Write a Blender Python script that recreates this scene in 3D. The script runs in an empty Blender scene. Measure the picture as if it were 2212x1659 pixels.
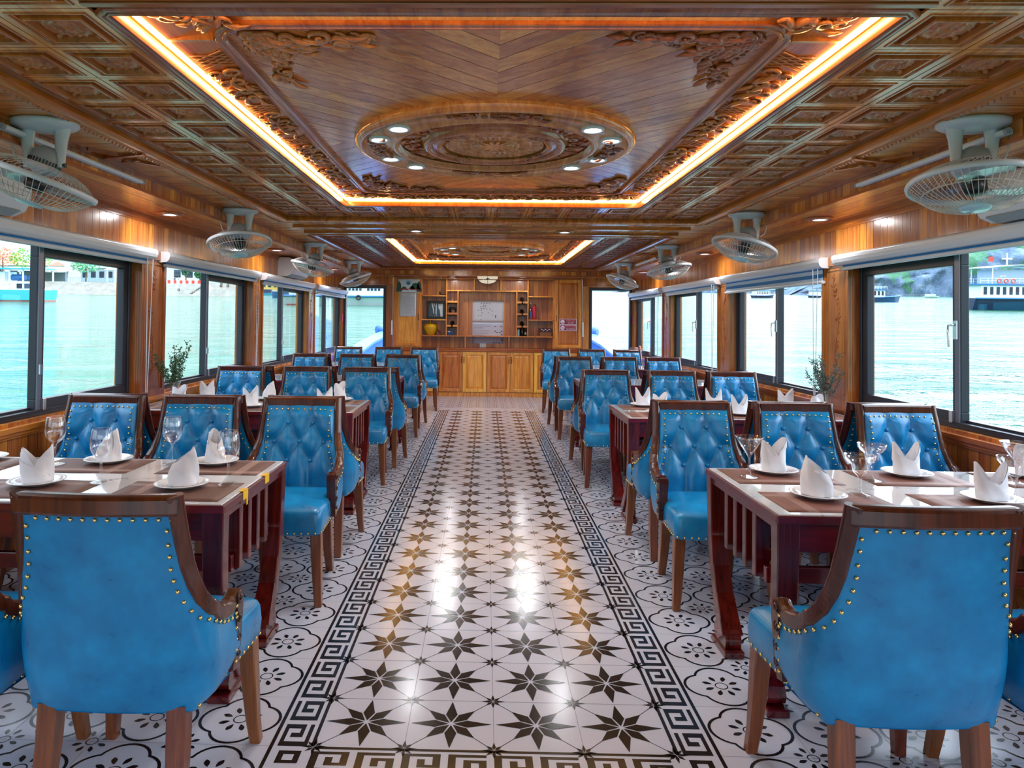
import bpy, math, random
from math import sin, cos, pi, sqrt, exp, atan2, floor, radians
from mathutils import Vector, Matrix, Quaternion

scene = bpy.context.scene
col = scene.collection
W_PX, H_PX = 2212.0, 1659.0

# ------------------------------------------------------------------ camera
CAM = Vector((-0.0459, 0.0, 1.4309))
F_PX, CX, CY = 1514.37, 1015.25, 660.38
YAW, PITCH, ROLL = -0.0212, 0.0197, -0.0108
fw = Vector((sin(YAW) * cos(PITCH), cos(YAW) * cos(PITCH), sin(PITCH)))
rt = Vector((cos(YAW), -sin(YAW), 0))
up = rt.cross(fw)
rt, up = cos(ROLL) * rt - sin(ROLL) * up, sin(ROLL) * rt + cos(ROLL) * up
cd = bpy.data.cameras.new('camera')
cd.sensor_fit = 'HORIZONTAL'
cd.sensor_width = 36.0
cd.lens = F_PX / W_PX * 36.0
cd.shift_x = (W_PX / 2 - CX) / W_PX
cd.shift_y = (CY - H_PX / 2) / W_PX
cd.clip_start = 0.05
cd.clip_end = 5000
cam = bpy.data.objects.new('camera', cd)
col.objects.link(cam)
cam.matrix_world = Matrix(((rt.x, up.x, -fw.x, CAM.x), (rt.y, up.y, -fw.y, CAM.y),
                           (rt.z, up.z, -fw.z, CAM.z), (0, 0, 0, 1)))
scene.camera = cam

# ------------------------------------------------------------------ view, world
vs = scene.view_settings
scene.display_settings.display_device = 'sRGB'
vs.view_transform = 'Standard'
vs.look = 'None'
vs.gamma = 1.0
vs.use_curve_mapping = False
vs.exposure = 0.82
scene.cycles.max_bounces = 8
scene.cycles.adaptive_threshold = 0.02
scene.cycles.diffuse_bounces = 4
scene.cycles.glossy_bounces = 3
scene.cycles.transparent_max_bounces = 20
scene.cycles.sample_clamp_indirect = 4.0
scene.cycles.caustics_reflective = False
scene.cycles.caustics_refractive = False

SUN_DIR = Vector((0.88, 0.36, 0.52)).normalized()      # hazy bright side of the sky, over the open bay
world = bpy.data.worlds.new('overcast_sky')
scene.world = world
world.use_nodes = True
wn = world.node_tree
wn.nodes.clear()


def wnode(t, **kw):
    n = wn.nodes.new(t)
    for k, v in kw.items():
        setattr(n, k, v)
    return n


def wmath(op, a, b=None, c=None, clamp=False):
    n = wnode('ShaderNodeMath', operation=op, use_clamp=clamp)
    for i, s in enumerate((a, b, c)):
        if s is None:
            continue
        if isinstance(s, (int, float)):
            n.inputs[i].default_value = s
        else:
            wn.links.new(s, n.inputs[i])
    return n.outputs[0]


geo = wnode('ShaderNodeTexCoord')
sep = wnode('ShaderNodeSeparateXYZ')
wn.links.new(geo.outputs['Generated'], sep.inputs[0])
dot = wnode('ShaderNodeVectorMath', operation='DOT_PRODUCT')
wn.links.new(geo.outputs['Generated'], dot.inputs[0])
dot.inputs[1].default_value = SUN_DIR
zc = wmath('MAXIMUM', sep.outputs[2], 0.0)
hz = wmath('POWER', wmath('SUBTRACT', 1.0, zc), 3.0)
aur = wmath('POWER', wmath('MAXIMUM', wmath('MULTIPLY_ADD', dot.outputs['Value'], 0.5, 0.5), 0.0), 8.0)
skymix = wnode('ShaderNodeMix', data_type='RGBA')
wn.links.new(hz, skymix.inputs[0])
skymix.inputs[6].default_value = (0.74, 0.84, 1.0, 1)
skymix.inputs[7].default_value = (0.86, 0.93, 1.0, 1)
cl = wnode('ShaderNodeTexNoise')
cl.inputs['Scale'].default_value = 2.2
cl.inputs['Detail'].default_value = 4
wn.links.new(geo.outputs['Generated'], cl.inputs['Vector'])
SKY_BASE, SKY_GLOW = 2.5, 5.5
stg = wmath('MULTIPLY', wmath('MULTIPLY_ADD', zc, 1.6, 0.22), SKY_BASE)      # overcast: brighter overhead than at the horizon
stg = wmath('MULTIPLY_ADD', aur, SKY_GLOW, stg)
stg = wmath('MULTIPLY', stg, wmath('MULTIPLY_ADD', cl.outputs[0], 0.5, 0.75))
bg = wnode('ShaderNodeBackground')
wn.links.new(skymix.outputs[2], bg.inputs[0])
wn.links.new(stg, bg.inputs[1])
wo = wnode('ShaderNodeOutputWorld')
wn.links.new(bg.outputs[0], wo.inputs[0])
LED_POWER = 20.0
DOWN_WATTS = 2.6

# ------------------------------------------------------------------ mesh builder
V = Vector


def sm01(t):
    t = min(max(t, 0.0), 1.0)
    return t * t * (3 - 2 * t)


def interp(tab, t):
    if t <= tab[0][0]:
        return tab[0][1]
    for (a, va), (b, vb) in zip(tab, tab[1:]):
        if t <= b:
            k = (t - a) / (b - a)
            k = k * k * (3 - 2 * k) * 0.4 + k * 0.6
            return va + (vb - va) * k
    return tab[-1][1]


class MB:
    def __init__(s):
        s.v, s.f, s.m, s.s = [], [], [], []

    def add(s, vs_, fs, m=0, smooth=False):
        o = len(s.v)
        s.v += [tuple(p) for p in vs_]
        for f in fs:
            s.f.append(tuple(i + o for i in f))
            s.m.append(m)
            s.s.append(smooth)
        return s

    def box(s, x0, x1, y0, y1, z0, z1, m=0):
        vs_ = [(x, y, z) for z in (z0, z1) for y in (y0, y1) for x in (x0, x1)]
        return s.add(vs_, [(0, 2, 3, 1), (4, 5, 7, 6), (0, 1, 5, 4), (2, 6, 7, 3), (0, 4, 6, 2), (1, 3, 7, 5)], m)

    def obox(s, mat, hx, hy, hz, m=0):
        vs_ = [mat @ V((x, y, z)) for z in (-hz, hz) for y in (-hy, hy) for x in (-hx, hx)]
        return s.add(vs_, [(0, 2, 3, 1), (4, 5, 7, 6), (0, 1, 5, 4), (2, 6, 7, 3), (0, 4, 6, 2), (1, 3, 7, 5)], m)

    def prism(s, poly, t, mat, m=0, smooth=False):      # polygon in local xy, thickness t along local z
        n = len(poly)
        vs_ = [mat @ V((p[0], p[1], 0)) for p in poly] + [mat @ V((p[0], p[1], t)) for p in poly]
        fs = [tuple(range(n))[::-1], tuple(range(n, 2 * n))]
        s.add(vs_, fs, m)
        return s.add(vs_, [(i, (i + 1) % n, n + (i + 1) % n, n + i) for i in range(n)], m, smooth)

    def grid(s, fn, nu, nv, m=0, smooth=True, cu=False):
        vs_ = [fn(i / (nu if cu else nu - 1), j / (nv - 1)) for j in range(nv) for i in range(nu)]
        fs = []
        for j in range(nv - 1):
            for i in range(nu if cu else nu - 1):
                a, b = j * nu + i, j * nu + (i + 1) % nu
                fs.append((a, b, b + nu, a + nu))
        return s.add(vs_, fs, m, smooth)

    def lathe(s, prof, n=24, mat=None, m=0, smooth=True, caps=(False, False)):
        mat = mat or Matrix()
        vs_, fs = [], []
        for r, z in prof:
            for i in range(n):
                a = 2 * pi * i / n
                vs_.append(mat @ V((r * cos(a), r * sin(a), z)))
        for j in range(len(prof) - 1):
            for i in range(n):
                k = (i + 1) % n
                fs.append((j * n + i, j * n + k, (j + 1) * n + k, (j + 1) * n + i))
        s.add(vs_, fs, m, smooth)
        if caps[0]:
            s.add(vs_[:n], [tuple(range(n))[::-1]], m)
        if caps[1]:
            s.add(vs_[-n:], [tuple(range(n))], m)
        return s

    def tube(s, pts, r, n=6, m=0, closed=False, smooth=True, flat=1.0, up=None, caps=True):
        pts = [V(p) for p in pts]
        k = len(pts)
        vs_, fs = [], []
        ref = V(up) if up else None
        prev = None
        for i, p in enumerate(pts):
            if closed:
                t = pts[(i + 1) % k] - pts[i - 1]
            else:
                t = pts[min(i + 1, k - 1)] - pts[max(i - 1, 0)]
            if t.length < 1e-9:
                t = V((0, 0, 1))
            t.normalize()
            if ref is not None:
                a = ref - t * ref.dot(t)
            elif prev is None:
                a = V((0, 0, 1)) if abs(t.z) < 0.9 else V((1, 0, 0))
                a = a - t * a.dot(t)
            else:
                a = prev - t * prev.dot(t)
            if a.length < 1e-6:
                a = t.orthogonal()
            a.normalize()
            prev = a
            b = t.cross(a)
            rr = r[i] if isinstance(r, (list, tuple)) else r
            for q in range(n):
                w = 2 * pi * q / n + (pi / 4 if n == 4 else 0)
                vs_.append(p + a * (rr * flat * cos(w)) + b * (rr * sin(w)))
        for i in range(k if closed else k - 1):
            j = (i + 1) % k
            for q in range(n):
                z = (q + 1) % n
                fs.append((i * n + q, i * n + z, j * n + z, j * n + q))
        s.add(vs_, fs, m, smooth)
        if caps and not closed:
            s.add(vs_[:n], [tuple(range(n))[::-1]], m)
            s.add(vs_[-n:], [tuple(range(n))], m)
        return s

    def sweep(s, prof, frames, m=0, smooth=False, caps=True):   # closed 2-D profile carried by (p, a, b) frames
        n, k = len(prof), len(frames)
        vs_, fs = [], []
        for p, a, b in frames:
            for q in prof:
                vs_.append(V(p) + V(a) * q[0] + V(b) * q[1])
        for i in range(k - 1):
            for q in range(n):
                z = (q + 1) % n
                fs.append((i * n + q, i * n + z, (i + 1) * n + z, (i + 1) * n + q))
        s.add(vs_, fs, m, smooth)
        if caps:
            s.add(vs_[:n], [tuple(range(n))[::-1]], m)
            s.add(vs_[-n:], [tuple(range(n))], m)
        return s

    def ball(s, c, r, n=8, k=5, m=0, sc=(1, 1, 1)):
        prof = [(r * sin(pi * i / k), -r * cos(pi * i / k)) for i in range(k + 1)]
        mat = Matrix.Translation(V(c)) @ Matrix.Diagonal((sc[0], sc[1], sc[2], 1))
        return s.lathe(prof, n, mat, m)

    def build(s, name, mats, parent=None, loc=None, bevel=0, kind=None, segs=2):
        me = bpy.data.meshes.new(name)
        me.from_pydata(s.v, [], s.f)
        for mt in (mats if isinstance(mats, (list, tuple)) else [mats]):
            me.materials.append(mt)
        me.polygons.foreach_set('material_index', s.m)
        me.polygons.foreach_set('use_smooth', s.s)
        me.update()
        o = bpy.data.objects.new(name, me)
        col.objects.link(o)
        if parent is not None:
            o.parent = parent
        if loc is not None:
            o.location = loc
        if bevel:
            md = o.modifiers.new('bevel', 'BEVEL')
            md.width = bevel
            md.segments = segs
            md.limit_method = 'ANGLE'
            md.angle_limit = radians(40)
            md.harden_normals = False
        if kind:
            o['kind'] = kind
        return o


def tag(o, label, cat, group=None, kind=None):
    o['label'] = label
    o['category'] = cat
    if group:
        o['group'] = group
    if kind:
        o['kind'] = kind
    return o


def thing(name, label, cat, loc=(0, 0, 0), rot=(0, 0, 0), group=None, kind=None):
    o = bpy.data.objects.new(name, None)
    o.empty_display_size = 0.1
    col.objects.link(o)
    o.location = loc
    o.rotation_euler = rot
    return tag(o, label, cat, group, kind)


KIDS = {}


def copy_tree(src, parent=None):
    c = src.copy()
    col.objects.link(c)
    if parent is not None:
        c.parent = parent
    for ch in list(src.children):
        copy_tree(ch, c)
    return c


def place(src, first, loc, rz, label, group=None):
    o = src if first else copy_tree(src)
    o.location = loc
    o.rotation_euler = (0, 0, rz)
    o['label'] = label
    if group:
        o['group'] = group
    return o


# ------------------------------------------------------------------ materials
class Mat:
    def __init__(s, name):
        s.mat = bpy.data.materials.new(name)
        s.mat.use_nodes = True
        s.nt = s.mat.node_tree
        s.b = s.nt.nodes['Principled BSDF']
        s.out = s.nt.nodes['Material Output']

    def n(s, t, ins=None, **kw):
        nd = s.nt.nodes.new(t)
        for k, v in kw.items():
            setattr(nd, k, v)
        for k, v in (ins or {}).items():
            s.set(nd.inputs[k], v)
        return nd

    def set(s, sock, v):
        if hasattr(v, 'is_linked') or isinstance(v, bpy.types.NodeSocket):
            s.nt.links.new(v, sock)
        else:
            sock.default_value = v

    def math(s, op, a, b=None, c=None, clamp=False):
        nd = s.n('ShaderNodeMath', operation=op, use_clamp=clamp)
        for i, q in enumerate((a, b, c)):
            if q is not None:
                s.set(nd.inputs[i], q)
        return nd.outputs[0]

    def mix(s, f, a, b, blend='MIX'):
        nd = s.n('ShaderNodeMix', data_type='RGBA', blend_type=blend)
        s.set(nd.inputs[0], f)
        s.set(nd.inputs[6], a)
        s.set(nd.inputs[7], b)
        return nd.outputs[2]

    def ramp(s, f, stops):
        nd = s.n('ShaderNodeValToRGB', {0: f})
        el = nd.color_ramp.elements
        while len(el) < len(stops):
            el.new(0.5)
        for e, (p, c) in zip(el, stops):
            e.position = p
            e.color = c
        return nd.outputs[0]

    def xyz(s):
        tc = s.n('ShaderNodeTexCoord')
        sp = s.n('ShaderNodeSeparateXYZ', {0: tc.outputs['Object']})
        return tc.outputs['Object'], sp.outputs

    def p(s, **kw):
        for k, v in kw.items():
            s.set(s.b.inputs[k.replace('_', ' ')], v)
        return s


def rgb(r, g, b):
    f = lambda c: (c / 255 / 12.92) if c / 255 <= 0.04045 else ((c / 255 + 0.055) / 1.055) ** 2.4
    return (f(r), f(g), f(b), 1.0)


def plain(name, c, rough=0.5, metal=0.0, **kw):
    m = Mat(name)
    m.p(Base_Color=c, Roughness=rough, Metallic=metal, **kw)
    return m.mat


def emit(name, c, st):
    m = Mat(name)
    m.p(Base_Color=c, Emission_Color=c, Emission_Strength=st)
    return m.mat


def wood(name, dark, light, across='X', along='Z', width=0.0, rough=0.25, coat=0.4, groove=0.035, fine=1.0, vary=0.35):
    """lacquered timber; width > 0 cuts it into boards with grooves, 'across' may be a chevron"""
    m = Mat(name)
    co, ax = m.xyz()
    A = {'X': 0, 'Y': 1, 'Z': 2}
    if isinstance(across, tuple):                       # chevron about (yc): boards at 45 degrees
        yc = across[1]
        ay = m.math('ABSOLUTE', m.math('SUBTRACT', ax[1], yc))
        axx = m.math('ABSOLUTE', ax[0])
        u = m.math('MULTIPLY', m.math('SUBTRACT', ay, axx), 0.7071)
        v = m.math('MULTIPLY', m.math('ADD', ay, axx), 0.7071)
        sgn = m.math('ADD', m.math('MULTIPLY', m.math('SIGN', ax[0]), 31.0), m.math('MULTIPLY', m.math('SIGN', m.math('SUBTRACT', ax[1], yc)), 57.0))
    else:
        u, v = ax[A[across]], ax[A[along]]
        sgn = 0.0
    third = [i for i in range(3) if i not in (A.get(across, -1) if not isinstance(across, tuple) else 0, A.get(along, -1))][0]
    if width:
        q = m.math('DIVIDE', u, width)
        idx = m.math('ADD', m.math('FLOOR', q), sgn)
        fr = m.math('FRACT', q)
        rnd = m.n('ShaderNodeTexWhiteNoise', {'W': idx}, noise_dimensions='1D').outputs[0]
    else:
        rnd = m.math('MULTIPLY', m.n('ShaderNodeObjectInfo').outputs['Random'], 1.0)
    ofs = m.math('MULTIPLY', rnd, 13.0)
    vec = m.n('ShaderNodeCombineXYZ', {0: m.math('MULTIPLY', u, 16.0 * fine), 1: m.math('MULTIPLY_ADD', v, 1.1 * fine, ofs),
                                       2: m.math('MULTIPLY_ADD', ax[third], 9.0 * fine, ofs)}).outputs[0]
    n1 = m.n('ShaderNodeTexNoise', {'Vector': vec, 'Scale': 1.0, 'Detail': 3.0, 'Roughness': 0.6, 'Distortion': 1.2}).outputs[0]
    vec2 = m.n('ShaderNodeCombineXYZ', {0: m.math('MULTIPLY', u, 130.0 * fine), 1: m.math('MULTIPLY', v, 5.0), 2: m.math('MULTIPLY', ax[third], 60.0)}).outputs[0]
    n2 = m.n('ShaderNodeTexNoise', {'Vector': vec2, 'Scale': 1.0, 'Detail': 1.0}).outputs[0]
    fac = m.math('ADD', m.math('MULTIPLY', n1, 0.8), m.math('MULTIPLY', n2, 0.2))
    c = m.ramp(fac, [(0.34, dark), (0.5, tuple(0.5 * (a + b) for a, b in zip(dark, light))), (0.66, light)])
    val = m.math('MULTIPLY_ADD', rnd, 2 * vary, 1.0 - vary)
    hs = m.n('ShaderNodeHueSaturation', {'Color': c, 'Value': val, 'Hue': m.math('MULTIPLY_ADD', rnd, 0.02, 0.49)})
    c = hs.outputs[0]
    if width:
        edge = m.math('MINIMUM', fr, m.math('SUBTRACT', 1.0, fr))
        g = m.math('SMOOTH_MIN', m.math('DIVIDE', edge, groove), 1.0, 0.2)
        ln = m.math('LESS_THAN', edge, groove * 0.55)
        c = m.mix(ln, c, (dark[0] * 0.25, dark[1] * 0.22, dark[2] * 0.2, 1))
        bp = m.n('ShaderNodeBump', {'Height': m.math('ADD', g, m.math('MULTIPLY', n1, 0.15)), 'Strength': 0.6, 'Distance': 0.004})
        m.p(Normal=bp.outputs[0])
    else:
        bp = m.n('ShaderNodeBump', {'Height': fac, 'Strength': 0.12, 'Distance': 0.003})
        m.p(Normal=bp.outputs[0])
    m.p(Base_Color=c, Roughness=rough, Coat_Weight=coat, Coat_Roughness=0.12)
    return m.mat


def glassy(name, tint, ior=1.45, rough=0.0, extra=0.0, body=None):
    """thin clear glass: see-through straight on, mirror-like at a grazing angle"""
    m = Mat(name)
    tr = m.n('ShaderNodeBsdfTransparent', {0: tint})
    gl = m.n('ShaderNodeBsdfGlossy', {0: (1, 1, 1, 1), 'Roughness': rough})
    fc = m.n('ShaderNodeLayerWeight', {'Blend': 0.5}).outputs['Facing']
    f0 = ((ior - 1) / (ior + 1)) ** 2 + extra
    f = m.math('MULTIPLY_ADD', m.math('POWER', fc, 5.0), 0.9, f0, clamp=True)
    mx = m.n('ShaderNodeMixShader', {0: f, 1: tr.outputs[0], 2: gl.outputs[0]})
    m.nt.links.new(mx.outputs[0], m.out.inputs[0])
    m.nt.nodes.remove(m.b)
    return m.mat


D_WALL, L_WALL = rgb(164, 86, 20), rgb(222, 142, 54)
D_CEIL, L_CEIL = rgb(188, 98, 34), rgb(242, 156, 76)
MT = {}
MT['wall'] = wood('lacquered_wall_boards', D_WALL, L_WALL, 'Y', 'Z', 0.088)
MT['wall_x'] = wood('lacquered_end_boards', D_WALL, L_WALL, 'X', 'Z', 0.088)
MT['soffit'] = wood('soffit_boards', D_CEIL, L_CEIL, 'X', 'Y', 0.13, vary=0.2)
MT['ceil_y'] = wood('outer_ceiling_boards', D_CEIL, L_CEIL, 'Y', 'X', 0.10, vary=0.2)
MT['ceil_x'] = wood('cross_ceiling_boards', D_CEIL, L_CEIL, 'X', 'Y', 0.10, vary=0.2)
MT['chev1'] = wood('chevron_boards', D_CEIL, L_CEIL, ('chev', 3.93), 'Z', 0.1025, rough=0.2, vary=0.22)
MT['chev2'] = wood('chevron_boards_far', D_CEIL, L_CEIL, ('chev', 10.1), 'Z', 0.1025, rough=0.2, vary=0.22)
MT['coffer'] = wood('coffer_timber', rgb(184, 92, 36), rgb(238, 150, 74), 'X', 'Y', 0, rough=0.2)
MT['step'] = wood('shaded_step_timber', rgb(140, 62, 20), rgb(190, 98, 38), 'X', 'Y', 0, rough=0.25)  # darker coffer timber, paints shade into the grooves and moulding steps
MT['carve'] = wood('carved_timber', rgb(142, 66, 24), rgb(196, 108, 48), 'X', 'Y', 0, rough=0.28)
MT['trim_y'] = wood('moulding_timber', rgb(158, 78, 22), rgb(206, 120, 46), 'X', 'Y', 0, rough=0.22)
MT['trim_x'] = wood('cross_moulding_timber', rgb(158, 78, 22), rgb(206, 120, 46), 'Y', 'X', 0, rough=0.22)
MT['trim_z'] = wood('upright_timber', rgb(146, 80, 34), rgb(190, 118, 58), 'Y', 'Z', 0, rough=0.25)
MT['cab'] = wood('cabinet_timber', rgb(176, 96, 30), rgb(230, 156, 66), 'X', 'Z', 0, rough=0.3, vary=0.2)
MT['cab_l'] = wood('pale_cabinet_timber', rgb(206, 134, 44), rgb(238, 180, 84), 'X', 'Z', 0, rough=0.3, vary=0.15)
MT['cab_b'] = wood('cabinet_back_boards', rgb(150, 84, 32), rgb(196, 124, 58), 'X', 'Z', 0.088, vary=0.22)
MT['chair_w'] = wood('chair_timber', rgb(44, 14, 7), rgb(92, 36, 17), 'X', 'Z', 0, rough=0.28, coat=0.2, fine=1.6, vary=0.15)
MT['leg_w'] = wood('chair_leg_timber', rgb(92, 44, 20), rgb(136, 74, 38), 'X', 'Z', 0, rough=0.32, fine=1.6, vary=0.15)
MT['table_w'] = wood('mahogany_timber', rgb(62, 4, 8), rgb(122, 20, 22), 'Y', 'X', 0, rough=0.2, fine=1.4, vary=0.12)
MT['table_z'] = wood('mahogany_upright', rgb(58, 8, 9), rgb(112, 26, 22), 'X', 'Z', 0, rough=0.2, fine=1.4, vary=0.12)
MT['alu'] = plain('dark_aluminium', rgb(52, 56, 66), 0.35, 0.3)
MT['alu_l'] = plain('grey_aluminium', rgb(120, 128, 146), 0.32, 0.5)
MT['chrome'] = plain('chrome', rgb(210, 212, 216), 0.18, 1.0)
MT['brass'] = plain('brass', rgb(226, 196, 128), 0.22, 1.0)
MT['white'] = plain('white_plastic', rgb(222, 224, 230), 0.35)
MT['fan_w'] = plain('cool_white_plastic', rgb(196, 202, 212), 0.32)
MT['grey_p'] = plain('grey_plastic', rgb(150, 156, 164), 0.4)
MT['dark_p'] = plain('dark_plastic', rgb(26, 26, 30), 0.4)
MT['wire'] = plain('coated_wire', rgb(206, 200, 196), 0.35)
MT['cloth'] = plain('napkin_linen', rgb(232, 232, 238), 0.8, Sheen_Weight=0.2)
MT['china'] = plain('white_china', rgb(236, 238, 242), 0.08)
MT['black'] = plain('black_paint', rgb(14, 13, 14), 0.3)
MT['pane'] = glassy('window_glass', (0.93, 0.97, 0.97, 1), 1.4, 0.0)
MT['glass'] = glassy('drinking_glass', (0.99, 0.99, 0.995, 1), 1.5, 0.0, 0.05)
MT['blade'] = glassy('smoky_fan_blade', (0.62, 0.66, 0.74, 1), 1.4, 0.15, 0.12)
MT['led'] = emit('warm_led', (1.0, 0.70, 0.22, 1), LED_POWER)
MT['bulb'] = emit('downlight_lens', (0.93, 0.97, 1.0, 1), 14.0)


def leather(name, c1, c2, rough=0.3):
    m = Mat(name)
    co, ax = m.xyz()
    n1 = m.n('ShaderNodeTexNoise', {'Vector': co, 'Scale': 8.0, 'Detail': 3.0, 'Roughness': 0.6}).outputs[0]
    n2 = m.n('ShaderNodeTexVoronoi', {'Vector': co, 'Scale': 260.0}).outputs[0]
    c = m.ramp(n1, [(0.3, c1), (0.7, c2)])
    bp = m.n('ShaderNodeBump', {'Height': n2, 'Strength': 0.06, 'Distance': 0.002})
    m.p(Base_Color=c, Roughness=m.math('MULTIPLY_ADD', n1, 0.15, rough - 0.07), Normal=bp.outputs[0], Coat_Weight=0.15, Coat_Roughness=0.25)
    return m.mat


MT['leather'] = leather('blue_leather', rgb(6, 108, 164), rgb(8, 142, 200), 0.29)


def marble(name):
    m = Mat(name)
    co, ax = m.xyz()
    n1 = m.n('ShaderNodeTexNoise', {'Vector': co, 'Scale': 2.0, 'Detail': 6.0, 'Roughness': 0.6}).outputs[0]
    dv = m.n('ShaderNodeVectorMath', {0: co, 1: m.n('ShaderNodeCombineXYZ', {0: n1, 1: n1, 2: 0.0}).outputs[0]}, operation='ADD').outputs[0]
    v = m.n('ShaderNodeTexVoronoi', {'Vector': dv, 'Scale': 2.3}, feature='DISTANCE_TO_EDGE').outputs[0]
    vein = m.math('SUBTRACT', 1.0, m.math('MULTIPLY', v, 60.0, clamp=True))
    c = m.mix(m.math('MULTIPLY', vein, 0.6), rgb(220, 222, 226), rgb(120, 122, 130))
    c = m.mix(m.math('MULTIPLY', n1, 0.25), c, rgb(190, 196, 204))
    m.p(Base_Color=c, Roughness=0.06, Coat_Weight=0.5, Coat_Roughness=0.02)
    return m.mat


MT['marble'] = marble('glazed_marble')


def placemat_mat(name, seed, warm):
    m = Mat(name)
    co, ax = m.xyz()
    wx = m.n('ShaderNodeTexWave', {'Vector': co, 'Scale': 130.0}, bands_direction='X').outputs[0]
    wy = m.n('ShaderNodeTexWave', {'Vector': co, 'Scale': 130.0}, bands_direction='Y').outputs[0]
    wv = m.math('MULTIPLY', wx, wy)
    base = m.mix(wv, rgb(100, 66, 56), rgb(132, 94, 82)) if not warm else m.mix(wv, rgb(122, 74, 62), rgb(150, 102, 90))
    b1 = m.math('LESS_THAN', m.math('ABSOLUTE', m.math('SUBTRACT', ax[1], 0.09)), 0.018)
    b2 = m.math('LESS_THAN', m.math('ABSOLUTE', m.math('ADD', ax[0], 0.13)), 0.02)
    b3 = m.math('GREATER_THAN', ax[0], 0.15)
    c = m.mix(m.math('MULTIPLY', b1, 0.45), base, rgb(186, 156, 146))
    c = m.mix(m.math('MULTIPLY', b2, 0.45), c, rgb(186, 156, 146))
    c = m.mix(m.math('MULTIPLY', b3, 0.6), c, rgb(104, 68, 50))
    bp = m.n('ShaderNodeBump', {'Height': wv, 'Strength': 0.3, 'Distance': 0.001})
    m.p(Base_Color=c, Roughness=0.55, Normal=bp.outputs[0])
    return m.mat


MT['mat_a'] = placemat_mat('woven_vinyl', 1, False)
MT['mat_b'] = placemat_mat('woven_vinyl_rust', 2, True)
MT['tile_w'] = plain('glazed_white_tile', rgb(192, 195, 210), 0.17)
MT['tile_k'] = plain('glazed_black_tile', rgb(26, 20, 20), 0.16)
MT['grout'] = plain('grout', rgb(120, 120, 128), 0.6)

# ------------------------------------------------------------------ floor
TS = 0.3
Y0 = 2.357                      # near edge of the star carpet
ROWS = 29
YE = Y0 + TS * ROWS
XB = 0.75                       # outer edge of the key border


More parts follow.
